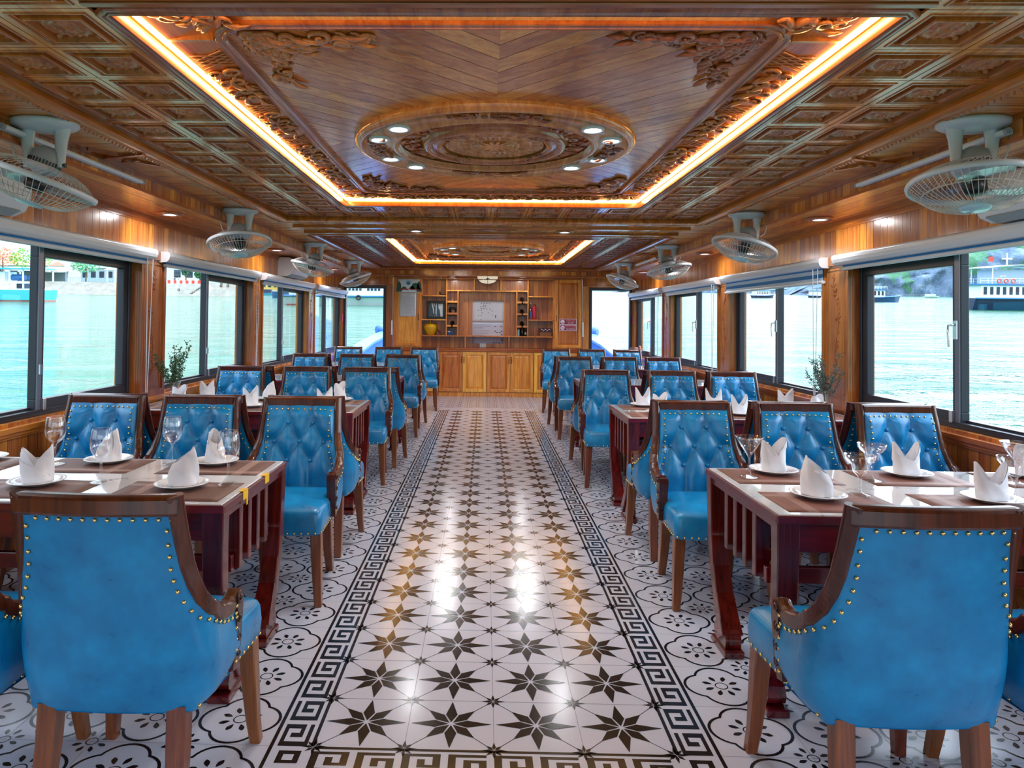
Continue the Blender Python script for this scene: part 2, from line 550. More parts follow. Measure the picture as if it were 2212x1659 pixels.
def floor_mesh():
    b = MB()
    b.box(-2.72, 2.72, -2.3, 13.4, -0.06, 0.0, 0)
    z1, z2 = 0.0005, 0.0009

    def poly(pts, z=z1, m=1):
        b.add([(p[0], p[1], z) for p in pts], [tuple(range(len(pts)))], m)

    def rect(x0, x1, y0, y1, z=z1, m=1):
        poly([(x0, y0), (x1, y0), (x1, y1), (x0, y1)], z, m)

    def star(cx, cy, L1, L2, rw, w, r0):
        for j in range(8):
            a = j * pi / 4
            L = L1 if j % 2 == 0 else L2
            c, s = cos(a), sin(a)
            pts = [(r0, 0), (rw, -w), (L, 0), (rw, w)]
            poly([(cx + (x * c - y * s) * TS, cy + (x * s + y * c) * TS) for x, y in pts], z2)

    def ring(cx, cy, fn, w, n):
        o = [fn(2 * pi * i / n) for i in range(n)]
        for i in range(n):
            p, q = o[i], o[(i + 1) % n]
            lp, lq = sqrt(p[0] ** 2 + p[1] ** 2), sqrt(q[0] ** 2 + q[1] ** 2)
            kp, kq = 1 - w / lp, 1 - w / lq
            poly([(cx + p[0] * TS, cy + p[1] * TS), (cx + q[0] * TS, cy + q[1] * TS),
                  (cx + q[0] * kq * TS, cy + q[1] * kq * TS), (cx + p[0] * kp * TS, cy + p[1] * kp * TS)])

    def quatre(a):
        k = round(a / (pi / 2))
        d = a - k * pi / 2
        c0, R = 0.195, 0.290
        r = c0 * cos(d) + sqrt(max(R * R - (c0 * sin(d)) ** 2, 0))
        return (r * cos(a), r * sin(a))

    def flower(cx, cy, k):
        ring(cx, cy, lambda a: (0.085 * k * cos(a), 0.085 * k * sin(a)), 0.014, 16)
        for j in range(8):
            a = j * pi / 4 + pi / 8
            c, s = cos(a), sin(a)
            leaf = [(0.115, 0), (0.15, -0.022), (0.195, -0.034), (0.225, -0.022), (0.25, 0), (0.225, 0.022), (0.195, 0.034), (0.15, 0.022)]
            poly([(cx + k * (x * c - y * s) * TS, cy + k * (x * s + y * c) * TS) for x, y in leaf])

    # star carpet
    for r in range(ROWS):
        for c in range(4):
            cx, cy = -0.45 + 0.3 * c, Y0 + TS * (r + 0.5)
            star(cx, cy, 0.475, 0.395, 0.19, 0.070, 0.03)
            for sx in (-1, 1):
                for sy in (-1, 1):
                    g = 0.003
                    poly([(cx + sx * (0.25 - g) * TS, cy + sy * (0.25 + g) * TS), (cx + sx * (0.25 + g) * TS, cy + sy * (0.25 - g) * TS),
                          (cx + sx * (0.44 + g) * TS, cy + sy * (0.44 - g) * TS), (cx + sx * (0.44 - g) * TS, cy + sy * (0.44 + g) * TS)])
    for r in range(ROWS + 1):
        for c in range(5):
            star(-0.6 + 0.3 * c, Y0 + TS * r, 0.15, 0.125, 0.06, 0.0215, 0.012)
        rect(-0.6, 0.6, Y0 + TS * r - 0.0008, Y0 + TS * r + 0.0008, z1, 2)
    for c in range(1, 4):
        x = -0.6 + 0.3 * c
        rect(x - 0.0008, x + 0.0008, Y0, YE, z1, 2)
    # quatrefoil tiles either side, behind and beyond
    jl = -math.ceil((Y0 + 2.3) / TS)
    jh = math.floor((13.3 - Y0) / TS)
    for j in range(jl, jh + 1):
        cy = Y0 + TS * (j + 0.5)
        for i in range(-9, 9):
            x0 = XB + TS * i if i >= 0 else -XB + TS * (i + 1) - TS
            cx = x0 + TS / 2
            if abs(cx) > 2.72:
                continue
            ring(cx, cy, quatre, 0.036, 48)
            flower(cx, cy, 1.0)
            flower(x0 if i < 0 else x0 + TS, cy + TS / 2, 0.82)
        if cy > YE + 0.3 or cy < Y0 - 0.3:
            for i in range(-2, 3):
                cx = i * 0.3
                ring(cx, cy, quatre, 0.036, 48)
                flower(cx, cy, 1.0)
                flower(cx + 0.15, cy + 0.15, 0.82)
        for sg in (-1, 1):
            rect(min(sg * XB, sg * 2.72), max(sg * XB, sg * 2.72), cy + 0.15 - 0.0008, cy + 0.15 + 0.0008, z1 * 0.5, 2)
    for i in range(7):
        for sg in (-1, 1):
            x = sg * (XB + TS * i)
            rect(x - 0.0008, x + 0.0008, -2.3, 13.3, z1 * 0.5, 2)
    # Greek key border
    G = ["#######", "#######", "#....##", "#.#..##", "#.#####", "......."]
    G = ["#######", "#.....#", "#.###.#", "#.#...#", "#.#####", "......."]

    def key(p0, d, across, length):
        n = int(round(length / 0.15))
        du = length / n / 6
        cw = 0.0141
        for k in range(n):
            for i, row in enumerate(G):
                rr = row[::-1] if k % 2 else row
                ii = i if k % 2 == 0 else i
                st = None
                for q in range(8):
                    on = q < 7 and rr[q] == '#'
                    if on and st is None:
                        st = q
                    if not on and st is not None:
                        u0, u1 = (k * 6 + ii) * du, (k * 6 + ii + 1) * du
                        a0, a1 = 0.0257 + st * cw, 0.0257 + q * cw
                        poly([p0 + d * u0 + across * a0, p0 + d * u1 + across * a0, p0 + d * u1 + across * a1, p0 + d * u0 + across * a1], z2)
                        st = None
        for a0, a1 in ((0.0, 0.0125), (0.1375, 0.15)):
            poly([p0 + across * a0, p0 + d * length + across * a0, p0 + d * length + across * a1, p0 + across * a1], z2)

    for sg in (-1, 1):
        xs = sg * 0.6
        b.add([(xs, Y0 - 0.15, z1 * .7), (sg * XB, Y0 - 0.15, z1 * .7), (sg * XB, YE, z1 * .7), (xs, YE, z1 * .7)], [(0, 1, 2, 3)], 0)
        key(V((xs, Y0)), V((0, 1)), V((sg, 0)), YE - Y0)
        c0 = V((xs, Y0 - 0.15))
        for x0, x1, y0, y1 in ((0.1375, 0.15, 0, 0.15), (0, 0.15, 0, 0.0125), (0.035, 0.11, 0.06, 0.125)):
            rect(min(xs + sg * x0, xs + sg * x1), max(xs + sg * x0, xs + sg * x1), c0.y + y0, c0.y + y1, z2)
        b.add([(xs + sg * .055, c0.y + .075, z2 * 1.3), (xs + sg * .09, c0.y + .075, z2 * 1.3), (xs + sg * .09, c0.y + .105, z2 * 1.3), (xs + sg * .055, c0.y + .105, z2 * 1.3)], [(0, 1, 2, 3)], 0)
    rect(-0.6, 0.6, Y0 - 0.15, Y0, z1 * .7, 0)
    key(V((-0.6, Y0 - 0.15)), V((1, 0)), V((0, 1)), 1.2)
    return b


fl = floor_mesh().build('floor', [MT['tile_w'], MT['tile_k'], MT['grout']])
tag(fl, 'glossy white tiled floor with black stars, flowers and a Greek key border', 'floor', kind='structure')

# ------------------------------------------------------------------ side walls
WX = 2.70
SILL, HEAD = 0.82, 1.93
WIN_C = [-0.88, 1.67, 4.22, 6.78, 9.32, 11.88]
HALF = 1.07
YB, YF = -2.2, 13.07


def vine(b, face, y, z0, z1, sx, m=0):
    """engraved plant: a wandering stem with leaves, standing 2 mm proud"""
    random.seed(int(y * 10) + 3)
    pts = []
    n = 26
    for i in range(n):
        t = i / (n - 1)
        pts.append(V((face, y + 0.045 * sin(t * 9.5 + y) * (0.4 + t * 0.6), z0 + (z1 - z0) * t)))
    b.tube(pts, 0.002, 4, m)
    for i in range(1, n - 1):
        for s in (-1, 1):
            if random.random() < 0.75:
                p = pts[i]
                a = random.uniform(0.5, 1.3)
                L = random.uniform(0.025, 0.06)
                q = p + V((0, s * L * sin(a), L * cos(a)))
                mid = (p + q) / 2 + V((0, s * 0.006, 0.006))
                b.tube([p, mid, q], [0.0012, 0.004, 0.0008], 4, m)
        if i % 6 == 3:
            for k in range(6):
                a = k * pi / 3
                c = pts[i] + V((0, 0.03 * (1 if i % 12 == 3 else -1), 0.01))
                b.tube([c, c + V((0, 0.012 * cos(a), 0.012 * sin(a))), c + V((0, 0.024 * cos(a), 0.024 * sin(a)))], [0.0012, 0.004, 0.0012], 4, m)


for sx, side, word in ((-1, 'left', 'quay'), (1, 'right', 'open-water')):
    b = MB()
    X0, X1 = sorted((sx * WX, sx * 2.86))
    b.box(X0, X1, YB, YF, 0, SILL)
    b.box(X0, X1, YB, YF, HEAD, 2.6)
    edges = [YB] + [e for c in WIN_C for e in (c - HALF, c + HALF)] + [YF]
    for i in range(0, len(edges), 2):
        b.box(X0, X1, edges[i], edges[i + 1], SILL, HEAD)
    wl = b.build('wall_' + side, MT['wall'])
    tag(wl, 'orange lacquered board wall with windows on the %s side' % word, 'wall', kind='structure')
    # carved pillar panels
    for i in range(2, len(edges), 2):
        y0, y1 = edges[i], edges[i + 1]
        if y1 < 2.5 or y1 - y0 < 0.25:
            continue
        pb = MB()
        f0, f1 = sorted((sx * (WX - 0.018), sx * (WX + 0.004)))
        pb.box(f0, f1, y0 + 0.005, y1 - 0.005, 0.78, 1.95)
        for (a0, a1, c0, c1) in ((y0 + .005, y0 + .045, .78, 1.95), (y1 - .045, y1 - .005, .78, 1.95), (y0 + .045, y1 - .045, .78, .85), (y0 + .045, y1 - .045, 1.88, 1.95)):
            g0, g1 = sorted((sx * (WX - 0.034), sx * (WX - 0.016)))
            pb.box(g0, g1, a0, a1, c0, c1)
        for (a0, a1, c0, c1) in ((y0 + .07, y0 + .078, .88, 1.85), (y1 - .078, y1 - .07, .88, 1.85), (y0 + .07, y1 - .07, .88, .888), (y0 + .07, y1 - .07, 1.842, 1.85)):
            g0, g1 = sorted((sx * (WX - 0.024), sx * (WX - 0.016)))
            pb.box(g0, g1, a0, a1, c0, c1)
        po = pb.build('pillar_panel', MT['trim_z'], wl)
        vb = MB()
        vine(vb, sx * (WX - 0.019), (y0 + y1) / 2, 0.92, 1.82, sx)
        vb.build('carved_vine', MT['carve'], po)
    tb = MB()
    for (d, z0, z1) in ((0.045, 0.772, 0.80), (0.03, 0.75, 0.772), (0.018, 0.735, 0.75)):
        a0, a1 = sorted((sx * (WX - d), sx * WX))
        tb.box(a0, a1, YB, YF, z0, z1)
    tag(tb.build('trim_%d' % (1 if sx < 0 else 2), MT['trim_y']), 'stepped timber rail under the %s side windows' % word, 'trim', kind='structure')
    tb = MB()
    for (d, z0, z1) in ((0.03, 2.195, 2.22), (0.018, 2.175, 2.195), (0.008, 2.16, 2.175)):
        a0, a1 = sorted((sx * (WX - d), sx * WX))
        tb.box(a0, a1, YB, YF, z0, z1)
    tag(tb.build('trim_%d' % (3 if sx < 0 else 4), MT['trim_y']), 'thin timber cornice along the top of the %s side wall' % word, 'trim', kind='structure')
    tb = MB()
    a0, a1 = sorted((sx * (WX - 0.015), sx * WX))
    tb.box(a0, a1, YB, YF, 0.0, 0.10)
    tag(tb.build('baseboard_' + side, MT['trim_y']), 'timber baseboard at the foot of the %s side wall' % word, 'baseboard', kind='structure')

# ------------------------------------------------------------------ windows
ORD = ['', '', 'first', 'second', 'third', 'fourth']
nwin = 0
for sx, word in ((-1, 'quay'), (1, 'open-water')):
    for wi, c in enumerate(WIN_C):
        nwin += 1
        y0, y1 = c - HALF, c + HALF
        xo, xi = sx * 2.83, sx * 2.745

        def bars(b, x0, x1, ya, yb, za, zb, w, wt=None, wb=None):
            x0, x1 = sorted((x0, x1))
            wt, wb = wt or w, wb or w
            b.box(x0, x1, ya, yb, za, za + wb)
            b.box(x0, x1, ya, yb, zb - wt, zb)
            b.box(x0, x1, ya, ya + w, za + wb, zb - wt)
            b.box(x0, x1, yb - w, yb, za + wb, zb - wt)
        fb = MB()
        bars(fb, xo, xi, y0, y1, SILL, HEAD, 0.035)
        # slim wooden reveal in front of the metal frame
        wo = fb.build('window_%d' % nwin, MT['alu'], bevel=0.003)
        wlabel = 'dark aluminium sliding window on the %s side, %s' % (word, ('number %s counted from the open stern' % ORD[wi]) if wi > 1 else ('behind the camera, %s' % ('nearer the stern' if wi == 0 else 'nearer the dining tables')))
        tag(wo, wlabel, 'window', kind='structure')
        sb = MB()
        bars(sb, sx * 2.805, sx * 2.755, c - 0.035, y1 - 0.02, SILL + .02, HEAD - .02, 0.075, 0.125, 0.075)
        so = sb.build('sash', MT['alu'], wo, bevel=0.004)
        gb = MB()
        g0, g1 = sorted((sx * 2.783, sx * 2.778))
        gb.box(g0, g1, c + .03, y1 - .085, SILL + .085, HEAD - .135)
        gb.build('pane', MT['pane'], so)
        sb = MB()
        bars(sb, sx * 2.825, sx * 2.785, y0 + 0.02, c + 0.035, SILL + .02, HEAD - .02, 0.03)
        so = sb.build('sash', MT['alu'], wo, bevel=0.003)
        gb = MB()
        g0, g1 = sorted((sx * 2.808, sx * 2.803))
        gb.box(g0, g1, y0 + .04, c + .02, SILL + .04, HEAD - .04)
        gb.build('pane', MT['pane'], so)
        mb = MB()
        g0, g1 = sorted((sx * 2.748, sx * 2.757))
        mb.box(g0, g1, c - .03, c + .012, SILL + .03, HEAD - .03)
        mb.build('mullion_strip', MT['alu_l'], wo, bevel=0.002)
        if wi > 1:
            hb = MB()
            zh = 1.40 if sx > 0 else 1.10
            hz_ = .055 if sx > 0 else .03
            g0, g1 = sorted((sx * 2.735, sx * 2.749))
            hb.box(g0, g1, c - .022, c + .008, zh - hz_, zh + hz_)
            if sx > 0:
                hb.tube([(sx * 2.735, c - .006, zh + .03), (sx * 2.70, c - .006, zh + .025), (sx * 2.695, c - .01, zh - .02), (sx * 2.70, c - .012, zh - .10)], 0.007, 6)
            hb.build('handle', MT['chrome'], wo)
            lb = MB()
            g0, g1 = sorted((sx * 2.73, sx * 2.75))
            lb.box(g0, g1, c + .012, c + .04, SILL + .03, SILL + .10)
            lb.build('latch', MT['chrome'], wo, bevel=0.003)

# ------------------------------------------------------------------ roller blinds
fm = Mat('striped_blind_fabric')
co, ax = fm.xyz()
st = fm.math('FRACT', fm.math('MULTIPLY', ax[2], 1 / 0.062))
cc = fm.mix(fm.math('GREATER_THAN', st, 0.5), rgb(188, 208, 228), rgb(0, 116, 186))
fm.p(Base_Color=cc, Roughness=0.6)
MT['blind'] = fm.mat
drops = {(-1, 2): .018, (-1, 3): .016, (-1, 4): .03, (-1, 5): .05, (1, 2): .016, (1, 3): .10, (1, 4): .035, (1, 5): .03}
for sx, word in ((-1, 'quay'), (1, 'open-water')):
    for wi in range(2, 6):
        c = WIN_C[wi]
        t = thing('roller_blind', 'white cassette roller blind with blue stripe over the %s %s side window' % (ORD[wi], word), 'blind', (sx * WX, c, 1.95), group='roller blinds')
        L = 1.18 if wi < 5 else 1.15
        prof = [(0, 0), (.085, 0), (.102, -.012), (.105, -.035), (.098, -.06), (.08, -.078), (.03, -.082), (0, -.08)]
        frames = [((0, y, 0), (-sx, 0, 0), (0, 0, 1)) for y in (-L + .02, L - .02)]
        MB().sweep(prof, frames).build('cassette', MT['white'], t, bevel=0.004)
        for s in (-1, 1):
            fr2 = [((0, s * y, 0), (-sx, 0, 0), (0, 0, 1)) for y in (L - .02, L)]
            pr2 = [(x * 1.03, z * 1.05 + .002) for x, z in prof]
            MB().sweep(pr2, fr2).build('end_cap', MT['white'], t, bevel=0.003)
        d = drops[(sx, wi)]
        f0, f1 = sorted((-sx * .046, -sx * .049))
        MB().box(f0, f1, -L + .06, L - .06, -.08 - d, -.07).build('fabric', MT['blind'], t)
        bb = MB()
        bb.tube([(-sx * .047, -L + .05, -.09 - d), (-sx * .047, L - .05, -.09 - d)], .017, 10, flat=0.8, up=(0, 0, 1))
        bb.build('bottom_bar', MT['white'], t)
        cb = MB()
        s = 1 if sx < 0 else -1
        for k in (0, 1):
            y = s * (L - .05 - .085 * k)
            ye = s * (L - .10 - .02 * k)
            cb.tube([(-sx * .09, y, -.08), (-sx * .09, (y + ye) / 2, -.6), (-sx * .088, ye, -1.10)], .0028, 5)
        cb.build('cord', MT['white'], t)
        wb_ = MB()
        wb_.tube([(-sx * .088, s * (L - .11), -1.08), (-sx * .088, s * (L - .11), -1.16)], .011, 8)
        wb_.build('cord_weight', MT['glass'], t)

# ------------------------------------------------------------------ ceiling
ZO, ZC, ZS = 2.33, 2.38, 2.22         # outer boards, coffer level, soffit level
TRAY_Y = (4.0, 10.06)                  # centres of the two coffered trays
LIPX, LIPY = 1.23, 1.835
OUTX, OUTY = 1.92, 2.50

b = MB()
for sg in (-1, 1):
    x0, x1 = sorted((sg * (OUTX + .02), sg * 2.24))
    b.box(x0, x1, YB, 13.07, ZO, ZO + .03, 0)
b.box(-OUTX - .02, OUTX + .02, YB, TRAY_Y[0] - OUTY - .02, ZO, ZO + .03, 1)
b.box(-OUTX - .02, OUTX + .02, TRAY_Y[0] + OUTY + .02, TRAY_Y[1] - OUTY - .02, ZO, ZO + .03, 1)
b.box(-OUTX - .02, OUTX + .02, TRAY_Y[1] + OUTY + .02, 13.07, ZO, ZO + .03, 1)
b.box(-2.9, 2.9, YB, 13.4, 2.56, 2.62, 1)
ce = b.build('ceiling', [MT['ceil_y'], MT['ceil_x']])
tag(ce, 'varnished board ceiling around and between the two coffered trays', 'ceiling', kind='structure')
mb = MB()
for yy in (6.74, 7.17):
    mb.box(-OUTX, OUTX, yy, yy + .045, ZO - .016, ZO)
    mb.box(-OUTX, OUTX, yy + .008, yy + .036, ZO - .024, ZO - .016)
mb.build('cross_batten', MT['trim_x'], ce)
db = MB()
db.prism([(-.11, 0), (0, -.045), (.11, 0), (0, .045)], .012, Matrix.Translation((0.0, 6.97, ZO - .012)))
db.prism([(-.2, -.012), (-.09, 0), (-.2, .012), (-.27, 0)], .008, Matrix.Translation((0.0, 6.97, ZO - .008)))
db.prism([(.2, -.012), (.09, 0), (.2, .012), (.27, 0)], .008, Matrix.Translation((0.0, 6.97, ZO - .008)))
db.build('carved_diamond', MT['carve'], ce)
# raised fretwork sticks on the outer boards beside the fans
for sg in (-1, 1):
    for yy in (3.85, 9.3):
        sb = MB()
        for (dx, dy, L, a) in ((0, 0, .30, .35), (-.03, .16, .20, -.9), (.06, -.10, .16, -.9), (.02, .12, .12, .35)):
            m = Matrix.Translation((sg * (2.07 + dx), yy + dy, ZO - .008)) @ Matrix.Rotation(sg * a, 4, 'Z')
            sb.obox(m, L / 2, .011, .008)
        sb.build('fret_sticks', MT['carve'], ce)

for sg, side, word in ((-1, 'left', 'quay'), (1, 'right', 'open-water')):
    b = MB()
    x0, x1 = sorted((sg * 2.22, sg * 2.72))
    vs8 = [(x, y, z) for z in (ZS, ZO + .02) for y in (YB, 13.07) for x in (x0, x1)]
    b.add(vs8, [(0, 2, 3, 1)], 0)
    b.add(vs8, [(0, 1, 5, 4), (2, 6, 7, 3), (0, 4, 6, 2), (1, 3, 7, 5), (4, 5, 7, 6)], 1)
    so = b.build('soffit_' + side, [MT['soffit'], MT['wall']])
    tag(so, 'lowered board soffit with downlights along the %s side' % word, 'soffit', kind='structure')
    tb = MB()
    for z0, z1, d in ((ZO - .022, ZO, .016), (ZS - .006, ZS + .012, .010)):
        a0, a1 = sorted((sg * (2.22 - d), sg * 2.225))
        tb.box(a0, a1, YB, 12.55, z0, z1)
    tb.build('bead', MT['trim_y'], so)
b = MB()
vs8 = [(x, y, z) for z in (ZS, ZO + .02) for y in (12.58, 13.07) for x in (-2.22, 2.22)]
b.add(vs8, [(0, 2, 3, 1)], 0)
b.add(vs8, [(0, 1, 5, 4), (2, 6, 7, 3), (0, 4, 6, 2), (1, 3, 7, 5), (4, 5, 7, 6)], 1)
so = b.build('soffit_end', [MT['ceil_x'], MT['wall_x']])
tag(so, 'lowered board soffit across the end wall above the cabinets', 'soffit', kind='structure')
tb = MB()
tb.box(-2.22, 2.22, 12.565, 12.585, ZS - .008, ZS + .014)
tb.box(-2.22, 2.22, 12.565, 12.585, ZO - .03, ZO)
tb.build('bead', MT['trim_x'], so)


def rr(hx, hy, r, n=8):
    pts = []
    for cx, cy, a0 in ((hx - r, hy - r, 0), (-hx + r, hy - r, pi / 2), (-hx + r, -hy + r, pi), (hx - r, -hy + r, 1.5 * pi)):
        for i in range(n + 1):
            a = a0 + pi / 2 * i / n
            pts.append((cx + r * cos(a), cy + r * sin(a)))
    return pts


def ring_profile(b, hx, hy, prof, r0=0.0, n=1, m=0, smooth=False):
    """profile of (offset outwards, z) carried round a rectangle with rounded corners"""
    rows = []
    for d, z in prof:
        rows.append([(x, y, z) for x, y in rr(hx + d, hy + d, max(r0 + d, 0.0005), n)])
    k = len(rows[0])
    fs = [(j * k + i, j * k + (i + 1) % k, (j + 1) * k + (i + 1) % k, (j + 1) * k + i) for j in range(len(rows) - 1) for i in range(k)]
    b.add([p for r in rows for p in r], fs, m, smooth)


def scroll(b, c, ex, ey, ez, size, turns=1.4, hand=1, a0=0.0, m=0, n=15, fat=0.16):
    c, ex, ey, ez = V(c), V(ex), V(ey), V(ez)
    pts, rad = [], []
    for i in range(n):
        t = i / (n - 1)
        a = a0 + hand * turns * 2 * pi * t
        r = size * (1 - 0.86 * t)
        pts.append(c + ex * (r * cos(a)) + ey * (r * sin(a)) + ez * (size * 0.10 + size * 0.25 * t))
        rad.append(size * fat * (0.35 + 0.65 * sin(pi * min(1, t * 0.85 + 0.15))))
    b.tube(pts, rad, 5, m)


def leaf(b, c, d, ez, L, w, m=0):
    c, d, ez = V(c), V(d).normalized(), V(ez)
    s = d.cross(ez)
    pts = [c + d * (L * t) + s * (0.18 * L * sin(t * 2.6)) + ez * (w * 0.5 + 0.14 * L * t * (1 - t)) for t in (0, .2, .4, .6, .8, 1)]
    b.tube(pts, [w * k for k in (.35, .8, 1, .85, .55, .12)], 5, m)


# coffer cell, centred on the origin, looking down
def coffer_cell(b, cx, cy, hx, hy, z, seed):
    rings = [(1.0, .008), (.985, .0), (.83, .0), (.81, -.004), (.77, -.004), (.755, .002), (.715, .002), (.70, .008), (.63, .010), (.62, -.005), (.59, -.009), (.555, -.009), (.535, .004), (.52, .012)]
    rows = []
    for s_, dz in rings:
        ax_, ay_ = hx * s_, hy * s_
        rows.append([(cx + x * ax_, cy + y * ay_, z + dz) for x, y in ((1, 1), (-1, 1), (-1, -1), (1, -1))])
    vs_ = [p for r in rows for p in r]
    fs = [(j * 4 + i, j * 4 + (i + 1) % 4, (j + 1) * 4 + (i + 1) % 4, (j + 1) * 4 + i) for j in range(len(rows) - 1) for i in range(4)]
    n = len(vs_)
    for j in range(len(rows) - 1):
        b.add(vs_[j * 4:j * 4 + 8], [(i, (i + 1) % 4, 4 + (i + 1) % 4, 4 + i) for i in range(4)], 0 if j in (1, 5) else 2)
    b.add(vs_[-4:], [(0, 1, 2, 3)], 1)
    R = 0.50 * min(hx, hy)
    nt = 32

    def f(u, v):
        a = 2 * pi * u
        r = R * v
        k = 12 if seed % 2 else 8
        pet = abs(cos(a * k / 2))
        if v < .22:
            h = .012 * (1 - (v / .22) ** 2) + .004
        elif v < .30:
            h = .001
        elif v < .72:
            h = .004 + .008 * pet * sin(pi * (v - .30) / .42)
        elif v < .78:
            h = .001
        else:
            h = .003 + .007 * (.5 + .5 * cos(a * 16)) * sin(pi * (v - .78) / .22)
        return (cx + r * cos(a), cy + r * sin(a), z + .012 - h - .002)
    b.grid(f, nt, 12, 1, True, cu=True)
    for sx in (-1, 1):
        for sy in (-1, 1):
            b.ball((cx + sx * hx * .43, cy + sy * hy * .43, z + .008), .012, 6, 4, 1)


def make_tray():
    t = thing('coffered_ceiling_tray', '', 'ceiling', kind='structure')
    b = MB()
    ny, nx = 16, 12
    dy, dx = 2 * OUTY / ny, 2 * OUTX / nx
    k = 0
    for j in range(ny):
        for i in range(nx):
            cx, cy = -OUTX + dx * (i + .5), -OUTY + dy * (j + .5)
            if abs(cx) < 1.28 and abs(cy) < LIPY + .02:
                continue
            if cy < 0 and abs(cy) < LIPY + .33 and abs(cx) < 1.28:
                continue
            k += 1
            coffer_cell(b, cx, cy, dx / 2, dy / 2, ZC, (i + j))
    b.build('coffers', [MT['coffer'], MT['carve'], MT['step']], t)
    b = MB()
    y0, y1 = -OUTY + dy, -LIPY - .055
    b.box(-1.28, 1.28, y0, y1, ZC - .004, ZC + .01)
    for q in range(5):
        yy = y0 + (y1 - y0) * (q + .5) / 5
        b.box(-1.28, 1.28, yy - .012, yy + .012, ZC - .010, ZC - .004)
    b.build('fluted_beam', MT['trim_x'], t, bevel=.004)
    b = MB()
    ring_profile(b, OUTX, OUTY, [(.0, 2.40), (-.006, 2.384), (-.006, 2.374), (-.016, 2.370), (-.016, 2.360), (-.024, 2.356), (-.026, 2.340), (-.020, 2.330), (-.006, 2.325),
                                 (.008, 2.325), (.012, 2.328), (.030, 2.328), (.034, 2.322), (.060, 2.322), (.064, 2.33)])
    b.build('outer_moulding', MT['trim_y'], t)
    b = MB()
    for sg in (-1, 1):      # rope bead beside the moulding
        for q in range(int(2 * OUTY / .035)):
            y = -OUTY + q * .035
            b.tube([(sg * (OUTX + .037), y, 2.321), (sg * (OUTX + .058), y + .03, 2.321)], .005, 4)
    b.build('rope_bead', MT['carve'], t)
    b = MB()
    ring_profile(b, LIPX, LIPY, [(.06, 2.386), (.05, 2.374), (.042, 2.371), (.034, 2.371), (.031, 2.376), (.024, 2.376), (.021, 2.370), (.013, 2.370), (.010, 2.375), (.004, 2.372), (0, 2.374), (0, 2.418)])
    b.build('inner_frame', MT['trim_y'], t)
    b = MB()
    n = 8
    a_ = rr(LIPX, LIPY, .0005, n)
    c_ = rr(LIPX - .03, LIPY - .03, .0005, n)
    d_ = rr(LIPX - .19, LIPY - .21, .17, n)
    vs_ = [(x, y, 2.418) for x, y in a_] + [(x, y, 2.424) for x, y in c_] + [(x, y, 2.452) for x, y in d_]
    k = len(a_)
    b.add(vs_, [(j * k + i, j * k + (i + 1) % k, (j + 1) * k + (i + 1) % k, (j + 1) * k + i) for j in range(2) for i in range(k)], 0)
    b.build('cove_panel', MT['coffer'], t)
    # carving on the cove panels
    b = MB()
    random.seed(5)
    up_ = V((0, 0, -1))
    hx, hy = LIPX - .11, LIPY - .12
    for sg in (-1, 1):
        y = -hy + .34
        q = 0
        while y < hy - .34:
            if q % 5 == 0:
                for w in range(4):
                    b.tube([(sg * (hx - .06), y + .03 * w, 2.444), (sg * (hx + .06), y + .06 + .03 * w, 2.424)], .0035, 4)
                    b.tube([(sg * (hx + .06), y + .03 * w, 2.424), (sg * (hx - .06), y + .06 + .03 * w, 2.444)], .0035, 4)
                y += .20
            else:
                for o, s_, h_ in ((-.02, .045, 1), (.035, .034, -1)):
                    scroll(b, (sg * (hx + o), y + random.uniform(-.02, .02), 2.438 - o * .18 * 1), (sg, 0, .18 * -1), (0, 1, 0), up_, s_, 1.3, h_ * (1 if q % 2 else -1), q * 1.1, fat=.2)
                leaf(b, (sg * (hx + .01), y, 2.436), (sg * random.uniform(-.6, .6), 1, 0), up_, .12, .013)
                leaf(b, (sg * (hx - .03), y + .05, 2.442), (sg * random.uniform(-.9, .2), .7, 0), up_, .09, .011)
                y += .105
            q += 1
    for sg in (1,):
        x = -hx + .32
        q = 0
        while x < hx - .3:
            for o, s_, h_ in ((-.02, .045, 1), (.035, .034, -1)):
                scroll(b, (x, sg * (hy + o), 2.438), (0, sg, -.16), (1, 0, 0), up_, s_, 1.3, h_, q * 1.1, fat=.2)
            leaf(b, (x, sg * hy, 2.436), (1, sg * random.uniform(-.6, .6), 0), up_, .12, .013)
            x += .105
            q += 1
    for sx in (-1, 1):
        for sy in (-1, 1):
            for q in range(16):
                cx, cy = sx * (hx - random.uniform(-.04, .20)), sy * (hy - random.uniform(-.04, .13))
                if random.random() < .6:
                    scroll(b, (cx, cy, 2.440), (1, 0, 0), (0, 1, 0), up_, random.uniform(.022, .045), 1.3, random.choice((-1, 1)), random.uniform(0, 6), fat=.22)
                else:
                    leaf(b, (cx, cy, 2.440), (random.uniform(-1, 1), random.uniform(-1, 1), 0), up_, .09, .012)
            pts = [(sx * (hx - .20 + .16 * i / 9), sy * (hy - .05 + .03 * sin(i * 1.4)), 2.434) for i in range(10)]
            b.tube(pts, [.006 + .011 * sin(pi * i / 9) for i in range(10)], 6)
            b.box(min(sx * (hx + .08), sx * (hx - .09)), max(sx * (hx + .08), sx * (hx - .09)), min(sy * (hy - .19), sy * (hy - .21)), max(sy * (hy - .19), sy * (hy - .21)), 2.424, 2.452)
    b.build('cove_carving', MT['carve'], t)
    b = MB()
    ring_profile(b, LIPX - .19, LIPY - .21, [(.004, 2.455), (.004, 2.440), (-.002, 2.436), (-.012, 2.436), (-.016, 2.441), (-.022, 2.441), (-.026, 2.434), (-.036, 2.434), (-.042, 2.442), (-.044, 2.462)], .17, 8)
    b.build('rail', MT['trim_y'], t)
    b = MB()
    pts = rr(LIPX - .215, LIPY - .235, .145, 8)
